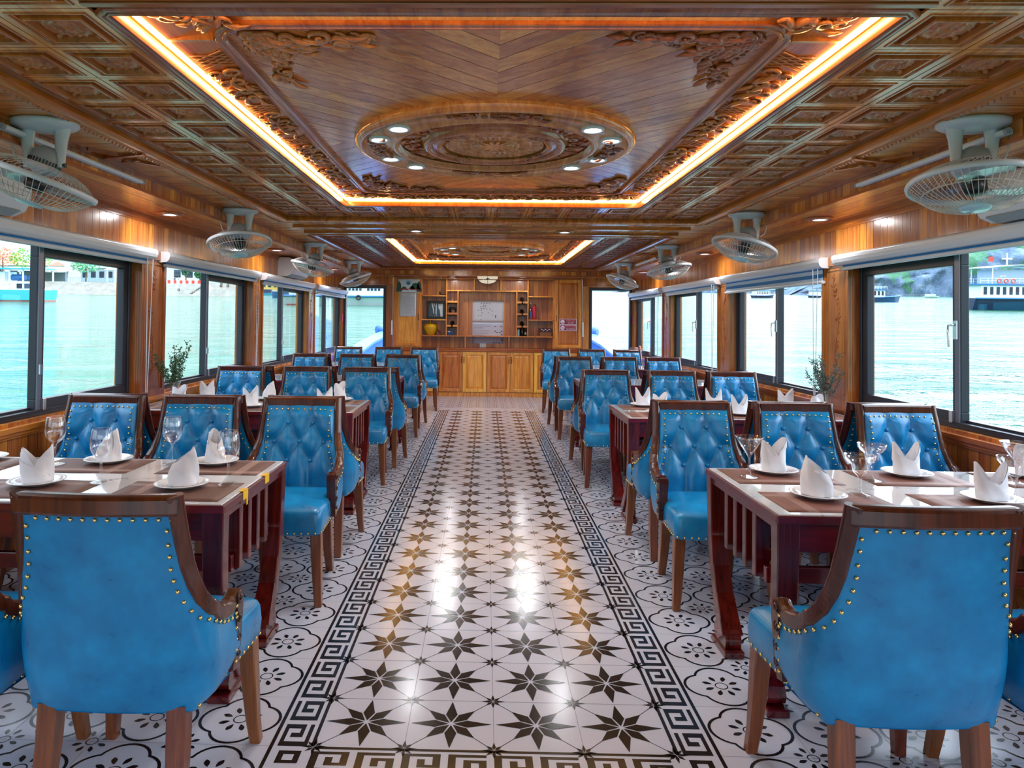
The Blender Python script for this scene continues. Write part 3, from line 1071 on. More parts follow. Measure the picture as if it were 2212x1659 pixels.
    b.add([(x, y, 2.46) for x, y in pts], [tuple(range(len(pts)))[::-1]])
    b.build('chevron_boards', MT['chev'], t)
    random.seed(11)
    for sx in (-1, 1):
        for sy in (-1, 1):
            b = MB()
            cx, cy = sx * (LIPX - .30), sy * (LIPY - .335)
            for i in range(96):
                u_, v_ = random.random() ** 1.5, random.random() ** 1.5
                if random.random() < .5:
                    px_, py_ = .50 * u_, .11 * v_ * (1 - u_ * .7) * 1.3
                else:
                    px_, py_ = .15 * v_ * (1 - u_ * .75) * 1.3, .48 * u_
                if i > 66:
                    px_, py_ = random.uniform(0, .18), random.uniform(0, .18)
                p = (cx - sx * px_, cy - sy * py_, 2.456)
                if i % 3:
                    scroll(b, p, (1, 0, 0), (0, 1, 0), up_, random.uniform(.024, .046), 1.35, random.choice((-1, 1)), random.uniform(0, 6), fat=.27)
                else:
                    d = (-sx * (1 if px_ > py_ else .25) + random.uniform(-.4, .4), -sy * (.25 if px_ > py_ else 1) + random.uniform(-.4, .4), 0)
                    leaf(b, p, d, up_, random.uniform(.07, .12), .014)
            b.build('corner_carving', MT['carve'], t)
    return t


MT['chev'] = wood('chevron_boards', D_CEIL, L_CEIL, ('chev', 0.06), 'Z', 0.1025, rough=0.2, vary=0.22)
tray = make_tray()
TL = ('carved coffered wooden ceiling tray above the laid tables', 'carved coffered wooden ceiling tray nearer the cabinet wall')
for i, y in enumerate(TRAY_Y):
    place(tray, i == 0, (0, y, 0), 0, TL[i], 'coffered ceiling trays')


def make_medallion():
    t = thing('ceiling_medallion', '', 'ceiling ornament')
    up_ = V((0, 0, -1))
    b = MB()
    b.lathe([(.80, .03), (.805, .0), (.80, -.018), (.785, -.03), (.765, -.034), (.755, -.03), (.745, -.022), (.60, -.020), (.59, -.028), (.575, -.032), (.56, -.028), (.555, -.01), (.545, .0)], 96)
    b.build('outer_ring', MT['carve2'], t)
    b = MB()
    b.lathe([(.56, .004), (.555, .012), (.42, .012), (.415, -.012), (.405, -.026), (.385, -.032), (.37, -.026), (.365, -.016), (.30, -.014)], 96)
    for k in range(8):
        a = k * pi / 4 + pi / 8
        c, s = cos(a), sin(a)
        b.tube([(.42 * c, .42 * s, .010), (.555 * c, .555 * s, .010)], .012, 4)
        for q in range(5):
            a2 = a + .16 + .11 * q
            r_ = .455 + .05 * (q % 2)
            scroll(b, (r_ * cos(a2), r_ * sin(a2), .012), (1, 0, 0), (0, 1, 0), up_, .032, 1.2, 1 if q % 2 else -1, a2, fat=.2)
    b.build('middle_ring', MT['coffer'], t)
    b = MB()
    b.lathe([(.37, -.010), (.365, -.016), (.345, -.016), (.335, -.022), (.32, -.022), (.315, -.004), (.305, .004)], 72)

    def f(u, v):                                   # bronze-drum star with ringed borders
        a = 2 * pi * u
        r = .306 * v
        h = .004
        if v < .42:
            w = abs(((a * 14 / (2 * pi)) % 1) - .5) * 2
            edge = .42 * (.42 + .58 * w)
            h = .016 if v < edge else .004
        elif v < .47:
            h = .012
        elif v < .66:
            h = .004 + .007 * (.5 + .5 * cos(a * 36))
        elif v < .71:
            h = .012
        elif v < .90:
            h = .004 + .008 * (.5 + .5 * cos(a * 22 + 6 * v))
        elif v < .95:
            h = .012
        return (r * cos(a), r * sin(a), .006 - h)
    b.grid(f, 168, 44, 0, False, cu=True)
    b.build('star_disc', MT['carve2'], t)
    for k in range(4):                             # carved sprays on the rim
        b = MB()
        a0 = k * pi / 2
        random.seed(k + 2)
        for q in range(26):
            a = a0 + random.uniform(-.34, .34)
            r_ = .675 + random.uniform(-.042, .042) * (1 - abs(a - a0) * 1.6)
            c = (r_ * cos(a), r_ * sin(a), -.02)
            if q % 3:
                scroll(b, c, (1, 0, 0), (0, 1, 0), up_, random.uniform(.020, .036), 1.3, random.choice((-1, 1)), random.uniform(0, 6), fat=.24)
            else:
                leaf(b, c, (-sin(a), cos(a), 0), up_, .08, .012)
        b.build('rim_carving', MT['carve'], t)
    for k in range(4):
        b = MB()
        a0 = k * pi / 2 + pi / 4
        random.seed(k + 9)
        for q in range(18):
            a = a0 + random.uniform(-.30, .30)
            r_ = .335 + random.uniform(-.028, .022)
            c = (r_ * cos(a), r_ * sin(a), -.014)
            scroll(b, c, (1, 0, 0), (0, 1, 0), up_, random.uniform(.014, .026), 1.3, random.choice((-1, 1)), random.uniform(0, 6), fat=.24)
        b.build('inner_carving', MT['carve'], t)
    return t


MT['carve2'] = wood('medallion_timber', rgb(180, 96, 38), rgb(232, 150, 76), 'X', 'Y', 0, rough=0.22)
med = make_medallion()
ML = ('round carved ceiling medallion with star centre above the laid tables', 'round carved ceiling medallion nearer the cabinet wall')
MED_Y = tuple(y + .06 for y in TRAY_Y)
for i, y in enumerate(MED_Y):
    place(med, i == 0, (0, y, 2.445), 0, ML[i], 'ceiling medallions')

# LED strips
for i, y in enumerate(TRAY_Y):
    b = MB()
    b.tube([(x, yy, 2.4175) for x, yy in rr(LIPX - .022, LIPY - .022, .006, 1)], .006, 4, closed=True)
    o = b.build('led_strip', MT['led'], loc=(0, y, 0))
    tag(o, ('glowing amber strip light around the coffered tray above the laid tables', 'glowing amber strip light around the coffered tray near the cabinets')[i], 'light', 'cove strip lights')


# downlights
def make_downlight(name, wooden):
    t = thing(name, '', 'light')
    b = MB()
    if wooden:
        b.lathe([(.095, .0), (.098, -.006), (.09, -.014), (.078, -.016), (.072, -.010), (.060, -.010), (.05, -.004)], 32)
        for q in range(28):
            a = 2 * pi * q / 28
            b.ball((.083 * cos(a), .083 * sin(a), -.013), .008, 5, 3)
        b.build('carved_ring', MT['carve'], t)
        b = MB()
    b.lathe([(.058, .0), (.060, -.012), (.056, -.017), (.046, -.016), (.040, -.006)], 32)
    b.build('bezel', MT['white'], t)
    b = MB()
    b.lathe([(.043, -.007), (.0005, -.007)], 32)
    b.build('lens', MT['bulb'], t)
    ld = bpy.data.lights.get('downlight_lamp') or bpy.data.lights.new('downlight_lamp', 'AREA')
    ld.shape = 'DISK'
    ld.size = .08
    ld.energy = DOWN_WATTS
    ld.color = (.96, .98, 1.0)
    lo = bpy.data.objects.new('lamp', ld)
    col.objects.link(lo)
    lo.parent = t
    lo.location = (0, 0, -.02)
    return t


dl = make_downlight('downlight', False)
spots = []
for i, my in enumerate(MED_Y):
    for k, a in enumerate((200, 222, 318, 340, 20, 42, 138, 160)):
        r_ = .675
        w = ('near', 'far')[a < 180]
        hand = 'quay' if 90 < a < 270 else 'open-water'
        pos = 'outer' if a in (200, 340, 20, 160) else 'inner'
        spots.append((r_ * cos(radians(a)), my + r_ * sin(radians(a)), 2.425, 'small white downlight in %s medallion rim, %s %s quarter, %s of its pair' % (('first', 'second')[i], 'cabinet-facing' if w == 'far' else 'stern-facing', hand, pos)))
for n_, (x, y, z, lb) in enumerate(spots):
    place(dl, n_ == 0, (x, y, z), 0, lb, 'medallion downlights')
dw = make_downlight('ringed_downlight', True)
sp2 = []
for sg, w in ((-1, 'quay'), (1, 'open-water')):
    for k, y in enumerate((2.6, 5.3, 8.05, 11.15)):
        sp2.append((sg * 2.46, y, ZS, 'carved-ring downlight in the %s side soffit above the %s table' % (w, ('napkin-laid front', 'second', 'third', 'last')[k])))
sp2 += [(-.75, 7.06, ZO, 'carved-ring downlight between the ceiling trays, quay side'), (.75, 7.06, ZO, 'carved-ring downlight between the ceiling trays, open-water side'),
        (-.64, 12.78, ZS, 'carved-ring downlight in the end soffit above the yellow pot shelves'), (.64, 12.78, ZS, 'carved-ring downlight in the end soffit above the wine bottle niches')]
for n_, (x, y, z, lb) in enumerate(sp2):
    place(dw, n_ == 0, (x, y, z), 0, lb, 'soffit downlights')


# ------------------------------------------------------------------ ceiling fans
def make_fan(tilt_x, tilt_y, sd):
    t = thing('orbit_fan', '', 'fan')
    b = MB()
    b.lathe([(.001, .0), (.14, .0), (.152, -.006), (.154, -.018), (.140, -.030), (.10, -.042), (.001, -.046)], 36, Matrix.Diagonal((1.0, .78, 1, 1)))
    b.build('base_plate', MT['fan_w'], t)
    for sg in (-1, 1):
        b = MB()
        pts = [(sg * .084, 0, -.032), (sg * .080, 0, -.09), (sg * .077, 0, -.16), (sg * .077, 0, -.215)]
        b.tube(pts, [.042, .030, .025, .022], 10, flat=.6, up=(0, 1, 0))
        ao = b.build('arm', MT['fan_w'], t)
        b = MB()
        b.tube([(sg * .088, 0, -.205), (sg * .103, 0, -.205)], .011, 10)
        b.build('pivot_screw', MT['dark_p'], ao)
    R = Matrix.Rotation(tilt_x, 4, 'X') @ Matrix.Rotation(tilt_y, 4, 'Y')
    H = Matrix.Translation((0, 0, -.20)) @ R
    b = MB()
    b.lathe([(.001, .085), (.03, .083), (.055, .066), (.066, .035), (.068, .0), (.066, -.02)], 28, H)
    mo = b.build('motor_housing', MT['grey_p'], t)
    b = MB()
    b.lathe([(.064, -.005), (.082, -.005), (.085, -.018), (.080, -.030), (.06, -.032), (.03, -.05), (.025, -.075), (.001, -.076)], 28, H)
    b.build('collar', MT['fan_w'], t)
    b = MB()
    for q in range(30):
        a = 2 * pi * q / 30
        m = H @ Matrix.Rotation(a, 4, 'Z') @ Matrix.Translation((.068, 0, -.0))
        b.obox(m, .003, .003, .016)
    b.build('vent_slots', MT['dark_p'], mo)
    # guard
    RG, zr = .255, -.085
    b = MB()
    nw = 56
    for q in range(nw):
        a = 2 * pi * q / nw
        pts = []
        for i in range(7):
            tt = i / 6
            r_ = .05 + (RG - .05) * tt
            z = zr - .105 + .105 * (tt ** 2.6)
            aa = a + .10 * (1 - tt)
            pts.append(H @ V((r_ * cos(aa), r_ * sin(aa), z)))
        b.tube(pts, .0017, 4, caps=False)
    for q in range(nw):
        a = 2 * pi * q / nw
        pts = []
        for i in range(6):
            tt = i / 5
            r_ = .085 + (RG - .085) * tt
            z = zr + .075 - .075 * (tt ** 2.6)
            aa = a + .55 * (1 - tt)
            pts.append(H @ V((r_ * cos(aa), r_ * sin(aa), z)))
        b.tube(pts, .0017, 4, caps=False)
    for r_, z in ((.20, zr - .050), (.085, zr + .073)):
        b.tube([H @ V((r_ * cos(2 * pi * i / 40), r_ * sin(2 * pi * i / 40), z)) for i in range(40)], .0025, 4, closed=True)
    b.build('wire_guard', MT['wire'], t)
    b = MB()
    b.lathe([(RG - .004, zr + .014), (RG + .004, zr + .012), (RG + .007, zr), (RG + .004, zr - .012), (RG - .004, zr - .014), (RG - .004, zr + .014)], 56, H)
    b.build('guard_rim', MT['fan_w'], t)
    b = MB()
    b.lathe([(.060, zr - .098), (.062, zr - .108), (.052, zr - .116), (.001, zr - .120)], 28, H)
    b.build('hub_badge', MT['badge'], t)
    b = MB()
    b.lathe([(.03, zr + .03), (.045, zr + .025), (.048, zr - .025), (.035, zr - .045), (.001, zr - .047)], 20, H)
    b.build('blade_hub', MT['dark_p'], t)
    for k in range(3):
        b = MB()

        def f(u, v, k=k):
            r_ = .04 + .185 * v
            a = k * 2 * pi / 3 + (u - .5) * (0.75 + .75 * sin(pi * min(v * 1.1, 1)) ** .7) + .25 * v
            return H @ V((r_ * cos(a), r_ * sin(a), zr - .01 + .045 * (u - .5) * (1 - .4 * v)))
        b.grid(f, 10, 9)
        b.build('blade', MT['blade'], t)
    b = MB()
    b.tube([(sd * .115, 0, -.02), (sd * .15, .01, -.03), (sd * .175, .02, -.09), (sd * .15, .02, -.17), (sd * .075, .01, -.215)], .004, 6)
    b.build('cord', MT['white'], t)
    return t


MT['badge'] = plain('pale_blue_badge', rgb(176, 208, 220), 0.2)
FAN = [(-1, 3.20, -.10, 0.30, 0), (-1, 5.79, -.20, -.14, 0), (-1, 8.37, -.05, .24, 0), (-1, 10.9, .10, -.34, 0),
       (1, 3.12, -.16, .08, pi), (1, 5.79, -.08, .30, pi), (1, 8.30, -.12, -.18, pi), (1, 10.86, -.02, .36, pi)]
for sg, y, tx, ty, rz in FAN:
    f_ = make_fan(tx, ty, sg)
    f_.location = (sg * 2.10, y, ZO)
    w = 'quay' if sg < 0 else 'open-water'
    k = [3.2, 5.79, 8.37, 10.9].index(min([3.2, 5.79, 8.37, 10.9], key=lambda q: abs(q - y)))
    f_['label'] = 'white caged fan hung from the ceiling, %s on the %s side' % (('over the front table', 'second from the stern', 'third from the stern', 'closest to the end door')[k], w)
    f_['group'] = 'ceiling fans'

# wall-mounted air conditioners, tube lights
for (sg, y0, y1, w) in ((-1, 2.9, 3.72, 'behind the front fan'), (-1, 8.9, 9.7, 'behind the third fan'), (1, 2.9, 3.70, 'behind the front fan')):
    t = thing('air_conditioner', 'white wall air conditioner %s on the %s side' % (w, 'quay' if sg < 0 else 'open-water'), 'air conditioner', (sg * WX, (y0 + y1) / 2, 2.06), group='air conditioners')
    h = (y1 - y0) / 2
    pr = [(0, .14), (.15, .14), (.19, .12), (.205, .06), (.20, -.02), (.17, -.075), (.11, -.10), (0, -.10)]
    MB().sweep(pr, [((0, y, 0), (-sg, 0, 0), (0, 0, 1)) for y in (-h, h)]).build('body', MT['white'], t, bevel=.008)
    b = MB()
    b.sweep([(.115, -.100), (.175, -.072), (.178, -.078), (.12, -.106)], [((0, y, 0), (-sg, 0, 0), (0, 0, 1)) for y in (-h + .05, h - .05)])
    b.build('louvre', MT['grey_p'], t)
    b = MB()
    x0, x1 = sorted((-sg * .2045, -sg * .2065))
    b.box(x0, x1, -h + .06, h - .06, .0, .004)
    b.build('seam', MT['grey_p'], t)
for sg, y0, y1 in ((-1, 3.05, 4.30), (1, 3.05, 4.25), (-1, 9.15, 10.3), (1, 9.2, 10.4)):
    t = thing('tube_light', 'slim unlit tube light on the %s soffit edge beside the %s fan' % ('quay' if sg < 0 else 'open-water', 'front' if y0 < 5 else 'last'), 'light', (sg * 2.20, (y0 + y1) / 2, 2.265), group='tube lights')
    h = (y1 - y0) / 2
    MB().tube([(-sg * .012, -h, 0), (-sg * .012, h, 0)], .013, 10).build('tube', MT['white'], t)
    b = MB()
    x0, x1 = sorted((0, sg * .02))
    b.box(x0, x1, -h, h, -.012, .012)
    b.build('batten', MT['white'], t, bevel=.003)
    for s in (-1, 1):
        MB().tube([(-sg * .012, s * h, 0), (-sg * .012, s * (h + .02), 0)], .014, 10).build('end_cap', MT['grey_p'], t)

# ------------------------------------------------------------------ dining chairs
ZB = 0.355


def plan_a(z):
    return interp([(.36, .240), (.55, .250), (.64, .249), (.80, .241), (.95, .225)], z)


def plan_yb(z):
    k = max(0, (z - .36) / .58)
    return -.215 - .03 * k - .06 * k * k


def top_z(u):
    return interp([(0, .944), (.455, .944), (.468, .935), (.474, .89), (.480, .83), (.490, .768), (.505, .718), (.527, .670), (.56, .633), (.625, .603), (.70, .588), (.79, .578), (.88, .573), (.94, .578), (1, .592)], u)


def shell_pt(u, z):
    """u 0 back centre .. 1 front end of the arm"""
    a, yb = plan_a(z), plan_yb(z)
    r = interp([(.36, .09), (.7, .075), (.95, .04)], z)
    ys = yb + .022
    if u <= .42:
        x = (a - r) * u / .42
        y = yb + .022 * (x / (a - r)) ** 2 * ((a - r) / a) ** 2
        nx, ny = -.10 * x / a * -1, -1
        n_ = V((.18 * x / a, -1, 0))
    elif u <= .58:
        th = (u - .42) / .16 * pi / 2
        x = a - r + r * sin(th)
        y0_ = yb + .022 * ((a - r) / a) ** 2
        y = y0_ + r * (1 - cos(th))
        n_ = V((sin(th) + .12 * cos(th), -cos(th), 0))
    else:
        k = (u - .58) / .42
        y0_ = yb + .022 * ((a - r) / a) ** 2 + r
        x = a + (.248 - a) * k
        y = y0_ + (.02 - y0_) * k
        n_ = V((1, (a - .248) / .2, 0))
    return V((x, y, z)), n_.normalized()


def uw(t):
    a = abs(t)
    tab = ((0, 0), (.28, .45), (.62, .53), (.76, .64), (1, 1))
    for (x0, y0), (x1, y1) in zip(tab, tab[1:]):
        if a <= x1:
            a = y0 + (y1 - y0) * (a - x0) / (x1 - x0)
            break
    return a if t >= 0 else -a


def shell(u, v, off, zlo=ZB):
    s = 1 if u >= 0 else -1
    zt = top_z(abs(u)) - .012
    lo = zlo + (.03 * sm01((abs(u) - .5) / .5) if off > 0 else 0)
    z = lo + (zt - lo) * v
    p, n_ = shell_pt(abs(u), z)
    if off > 0:
        bulge = .010 * sin(pi * min(v / .8, 1))
        if v < .12:
            bulge -= .02 * (1 - v / .12) ** 2
    else:
        bulge = 0
    p = p + n_ * (off + bulge)
    return V((s * p.x, p.y, p.z)), V((s * n_.x, n_.y, 0))


BT = [(-.068, .832), (.068, .832), (-.14, .728), (0, .722), (.14, .728), (-.068, .618), (.068, .618)]
CR = [((-.068, .832), (-.066, .95)), ((.068, .832), (.066, .95)), ((-.068, .832), (-.14, .728)), ((-.068, .832), (0, .722)), ((.068, .832), (0, .722)), ((.068, .832), (.14, .728)),
      ((-.14, .728), (-.068, .618)), ((0, .722), (-.068, .618)), ((0, .722), (.068, .618)), ((.14, .728), (.068, .618)), ((-.068, .618), (-.068, .48)), ((.068, .618), (.068, .48)),
      ((-.14, .728), (-.25, .74)), ((.14, .728), (.25, .74)), ((-.14, .728), (-.20, .60)), ((.14, .728), (.20, .60))]


def segd(p, a, b):
    ax, ay = b[0] - a[0], b[1] - a[1]
    t = max(0, min(1, ((p[0] - a[0]) * ax + (p[1] - a[1]) * ay) / (ax * ax + ay * ay)))
    return sqrt((p[0] - a[0] - t * ax) ** 2 + (p[1] - a[1] - t * ay) ** 2)


def back_in(u, v):
    p, n_ = shell(u, v, -.016, .47)
    x, z = p.x, p.z
    au = abs(u)
    main = 1 - sm01((au - .44) / .14)
    d = min(segd((x, z), a, b) for a, b in CR)
    rb = min(sqrt((x - bx) ** 2 + (z - bz) ** 2) for bx, bz in BT)
    puff = .030 * (1 - exp(-(d / .022) ** 1.2)) * (1 - exp(-(rb / .035) ** 2) * .8)
    e = sm01(min(1 - v, .14) / .14)
    es = sm01(min((1 - au) * 6, 1))
    out = (puff * main + .012 * (1 - main)) * e * es + .004
    return p - n_ * out


def make_chair():
    t = thing('dining_chair', '', 'chair')
    b = MB()
    us = 81
    b.grid(lambda u, v: shell(uw(u * 2 - 1), v, .016)[0], us, 15)
    b.grid(lambda u, v: V((shell(uw(u * 2 - 1), 0, .018)[0].x * (1 - .5 * v), shell(uw(u * 2 - 1), 0, .018)[0].y * (1 - .5 * v), ZB + .012 * v)), us, 2)
    for a, c in ((0, 1), (0, -1)):
        pass
    b.build('back_shell', MT['leather'], t)
    b = MB()
    b.grid(lambda u, v: back_in(uw(u * 2 - 1), v), 101, 34)
    bk = b.build('backrest', MT['leather'], t)
    for bx, bz in BT:
        b = MB()
        best = min(((shell(u / 60, v / 40, -.016, .47)[0] - V((bx, 0, bz))).xz.length, u, v) for u in range(-36, 37) for v in range(41))
        p, n_ = shell(best[1] / 60, best[2] / 40, -.016, .47)
        b.ball(p - n_ * .010, .011, 10, 6, sc=(1, .7, 1))
        b.build('button', MT['leather'], bk)
    # show-wood rail: top bar and two swept sides, mitred at the corners
    b = MB()
    w, h = .027, .024
    prof = [(-w, -h), (-w, h * .55), (-w * .75, h * .9), (-w * .3, h), (w * .3, h), (w * .75, h * .9), (w, h * .55), (w, -h), (w * .7, -h * 1.25), (-w * .7, -h * 1.25)]
    fr = []
    for i in range(41):
        u = -.470 + .940 * i / 40
        p, n_ = shell_pt(abs(u), .944)
        s = 1 if u >= 0 else -1
        fr.append((V((s * p.x, p.y, p.z)), V((s * n_.x, n_.y, 0)), V((0, 0, 1))))
    b.sweep(prof, fr, smooth=False)
    uz = [(.474, .9665), (.474, .93)] + [(.474 + .526 * (i / 56) ** 1.6, None) for i in range(3, 57)]
    for s in (-1, 1):
        P_ = []
        for u, z in uz:
            p, n_ = shell_pt(u, z or top_z(u))
            P_.append((V((s * p.x, p.y, p.z)), V((s * n_.x, n_.y, 0)).normalized()))
        fr, last = [], None
        for i, (p, n_) in enumerate(P_):
            tg = (P_[min(i + 1, len(P_) - 1)][0] - P_[max(i - 1, 0)][0]).normalized()
            bb = n_.cross(tg).normalized()
            if last is None:
                if bb.y > 0:
                    pass
                bb = bb if bb.dot(V((s, .6, 0))) > 0 else -bb
            elif bb.dot(last) < 0:
                bb = -bb
            last = bb
            k = .80 if i > 1 else .82
            fr.append((p, n_ * k, bb * k))
        b.sweep(prof, fr, smooth=False)
    b.build('frame_rail', MT['chair_w'], t, bevel=.003, segs=1)
    for s in (-1, 1):
        b = MB()
        pts = [(s * .248, -.004, .375), (s * .249, .012, .44), (s * .249, .020, .52), (s * .248, .026, .575), (s * .247, .028, .600)]
        b.tube(pts, [.028, .031, .033, .034, .030], 4, up=(0, 1, 0), smooth=False)
        for z, r_ in ((.585, .020), (.525, .016), (.47, .017), (.42, .014)):
            scroll(b, (s * .271, .012, z), (0, 1, 0), (0, 0, 1), (s, 0, 0), r_, 1.4, s, 1.0, fat=.2, n=12)
            scroll(b, (s * .248, .040, z), (1, 0, 0), (0, 0, 1), (0, 1, 0), r_ * .8, 1.4, s, 2.0, fat=.2, n=12)
        b.build('arm_post', MT['chair_w'], t, bevel=.003, segs=1)
    # seat
    b = MB()
    pl = []
    nseg = 6

    def seat_ring(ins, z):
        pts = []
        A = [(.232 - ins, -.20 + ins, .02), (.254 - ins, .296 - ins, .035), (-.254 + ins, .296 - ins, .035), (-.232 + ins, -.20 + ins, .02)]
        for qi, (cx, cy, r_) in enumerate(A):
            sx, sy = (1 if cx > 0 else -1), (1 if cy > 0 else -1)
            a0 = {(1, -1): -pi / 2, (1, 1): 0, (-1, 1): pi / 2, (-1, -1): pi}[(sx, sy)]
            for k in range(nseg + 1):
                a = a0 + pi / 2 * k / nseg
                pts.append((cx - sx * r_ + r_ * cos(a), cy - sy * r_ + r_ * sin(a), z))
            if qi == 1:
                for k in range(1, 8):
                    xx = .254 - ins - .035 - (.508 - 2 * ins - .07) * k / 8
                    pts.append((xx, .296 - ins + .012 * (1 - (xx / .22) ** 2), z))
        return pts
    rows = [seat_ring(i_, z) for i_, z in ((.03, .352), (.004, .354), (0, .362), (-.004, .41), (0, .455), (.006, .470), (.018, .479), (.05, .488), (.11, .496), (.18, .500))]
    k = len(rows[0])
    b.add([p for r_ in rows for p in r_], [(j * k + i, j * k + (i + 1) % k, (j + 1) * k + (i + 1) % k, (j + 1) * k + i) for j in range(len(rows) - 1) for i in range(k)] + [tuple(range((len(rows) - 1) * k, len(rows) * k)), tuple(range(k))[::-1]], 0, True)
    so = b.build('seat', MT['leather'], t)
    b = MB()
    sr = seat_ring(-.002, .366)
    tot = []
    for i in range(k):
        a, c = V(sr[i]), V(sr[(i + 1) % k])
        if a.y < .03 and c.y < .03:
            continue
        L = (c - a).length
        tot.append((a, c, L))
    acc = 0
    for a, c, L in tot:
        while acc < L:
            p = a + (c - a) * (acc / L)
            b.ball(p, .0058, 6, 4)
            acc += .034
        acc -= L
    b.build('seat_studs', MT['brass'], so)
    # studs on the shell, outside and inside, under the rail and down the post
    b = MB()
    for off, pitch in ((.022, .031), (-.026, .031)):
        acc, last = 0, None
        for i in range(401):
            u = uw(-1 + 2 * i / 400)
            zt = top_z(abs(u))
            p0, n0 = shell_pt(abs(u), zt)
            dn = interp([(0, .040), (.458, .040), (.470, .012), (.53, .018), (.62, .028), (1, .036)], abs(u))
            sd = interp([(0, 0), (.458, 0), (.470, .056), (.53, .052), (.60, .035), (.72, .012), (1, 0)], abs(u))
            uu = abs(u) - sd * 1.0
            s = 1 if u >= 0 else -1
            uu = max(uu, 0)
            lo = ZB + .03 * sm01((uu - .5) / .5) if off > 0 else .47
            vv = (zt - dn - lo) / (top_z(uu) - .012 - lo)
            if off < 0 and abs(u) > .60:
                last = None
                continue
            if off > 0:
                q, n_ = shell(s * uu, vv, .016)
                q = q + n_ * .003
            else:
                q = back_in(s * uu, vv) - shell(s * uu, vv, -.016, .47)[1] * .002
            if last is None or (q - last).length > pitch:
                b.ball(q, .0062, 6, 4)
                last = q
    for s in (-1, 1):
        for q in range(6):
            p, n_ = shell_pt(.955, .40 + .033 * q)
            b.ball((s * (p.x + n_.x * .022), p.y - .008, p.z), .0062, 6, 4)
    b.build('back_studs', MT['brass'], t)
    # legs
    for s in (-1, 1):
        b = MB()
        b.tube([(s * .222, .242, .37), (s * .226, .246, .30), (s * .232, .254, .18), (s * .238, .262, .08), (s * .246, .274, .0)], [.037, .037, .033, .028, .025], 4, up=(0, 1, 0), smooth=False)
        b.build('leg', MT['leg_w'], t, bevel=.004, segs=1)
        b = MB()
        b.tube([(s * .178, -.178, .37), (s * .180, -.186, .25), (s * .184, -.204, .12), (s * .188, -.232, .0)], [.038, .037, .033, .028], 4, up=(0, 1, 0), smooth=False)
        b.build('leg', MT['leg_w'], t, bevel=.004, segs=1)
    return t


chair = make_chair()
TN = {(-1, 0): 'wine-glass table', (-1, 1): 'second quay-side table', (-1, 2): 'third quay-side table', (-1, 3): 'last quay-side table',
      (1, 0): 'cocktail-glass table', (1, 1): 'second open-water-side table', (1, 2): 'third open-water-side table', (1, 3): 'last open-water-side table'}
SEAT = ('aisle seat', 'middle seat', 'window seat')
FACING = {(-1, 0): (3.765, (-1.10, -1.685, -2.245)), (-1, 1): (6.31, (-1.15, -1.715, -2.345)), (-1, 2): (8.76, (-1.10, -1.69, -2.30)), (-1, 3): (11.21, (-1.03, -1.61, -2.28)),
          (1, 0): (3.80, (1.16, 1.735, 2.32)), (1, 1): (6.33, (1.09, 1.71, 2.275)), (1, 2): (8.76, (1.11, 1.69, 2.24)), (1, 3): (11.20, (1.12, 1.70, 2.28))}
AWAY = {(-1, 0): (2.11, (-1.05, -1.64, -2.23)), (-1, 1): (4.44, (-1.10, -1.69, -2.28)), (-1, 2): (6.975, (-1.09, -1.69, -2.29)), (-1, 3): (9.425, (-1.09, -1.69, -2.28)),
        (1, 0): (2.12, (1.105, 1.70, 2.29)), (1, 1): (4.475, (1.17, 1.745, 2.32)), (1, 2): (6.995, (1.10, 1.69, 2.28)), (1, 3): (9.425, (1.09, 1.69, 2.27))}
first = True
random.seed(3)
for D, rz, txt in ((FACING, pi, 'buttoned blue leather chair on cabinet side of %s, %s'), (AWAY, 0, 'blue leather chair turned toward the cabinets at %s, %s')):
    for (sg, k), (y, xs) in D.items():
        for i, x in enumerate(xs):
            if rz == 0 and k == 0 and i == 2:
                continue                        # out of the picture
            place(chair, first, (x, y, 0), rz + random.uniform(-.012, .012), txt % (TN[(sg, k)], SEAT[i]), 'blue leather dining chairs')
            first = False

# ------------------------------------------------------------------ tables
TW, TL_, TZ = .80, 1.66, .755


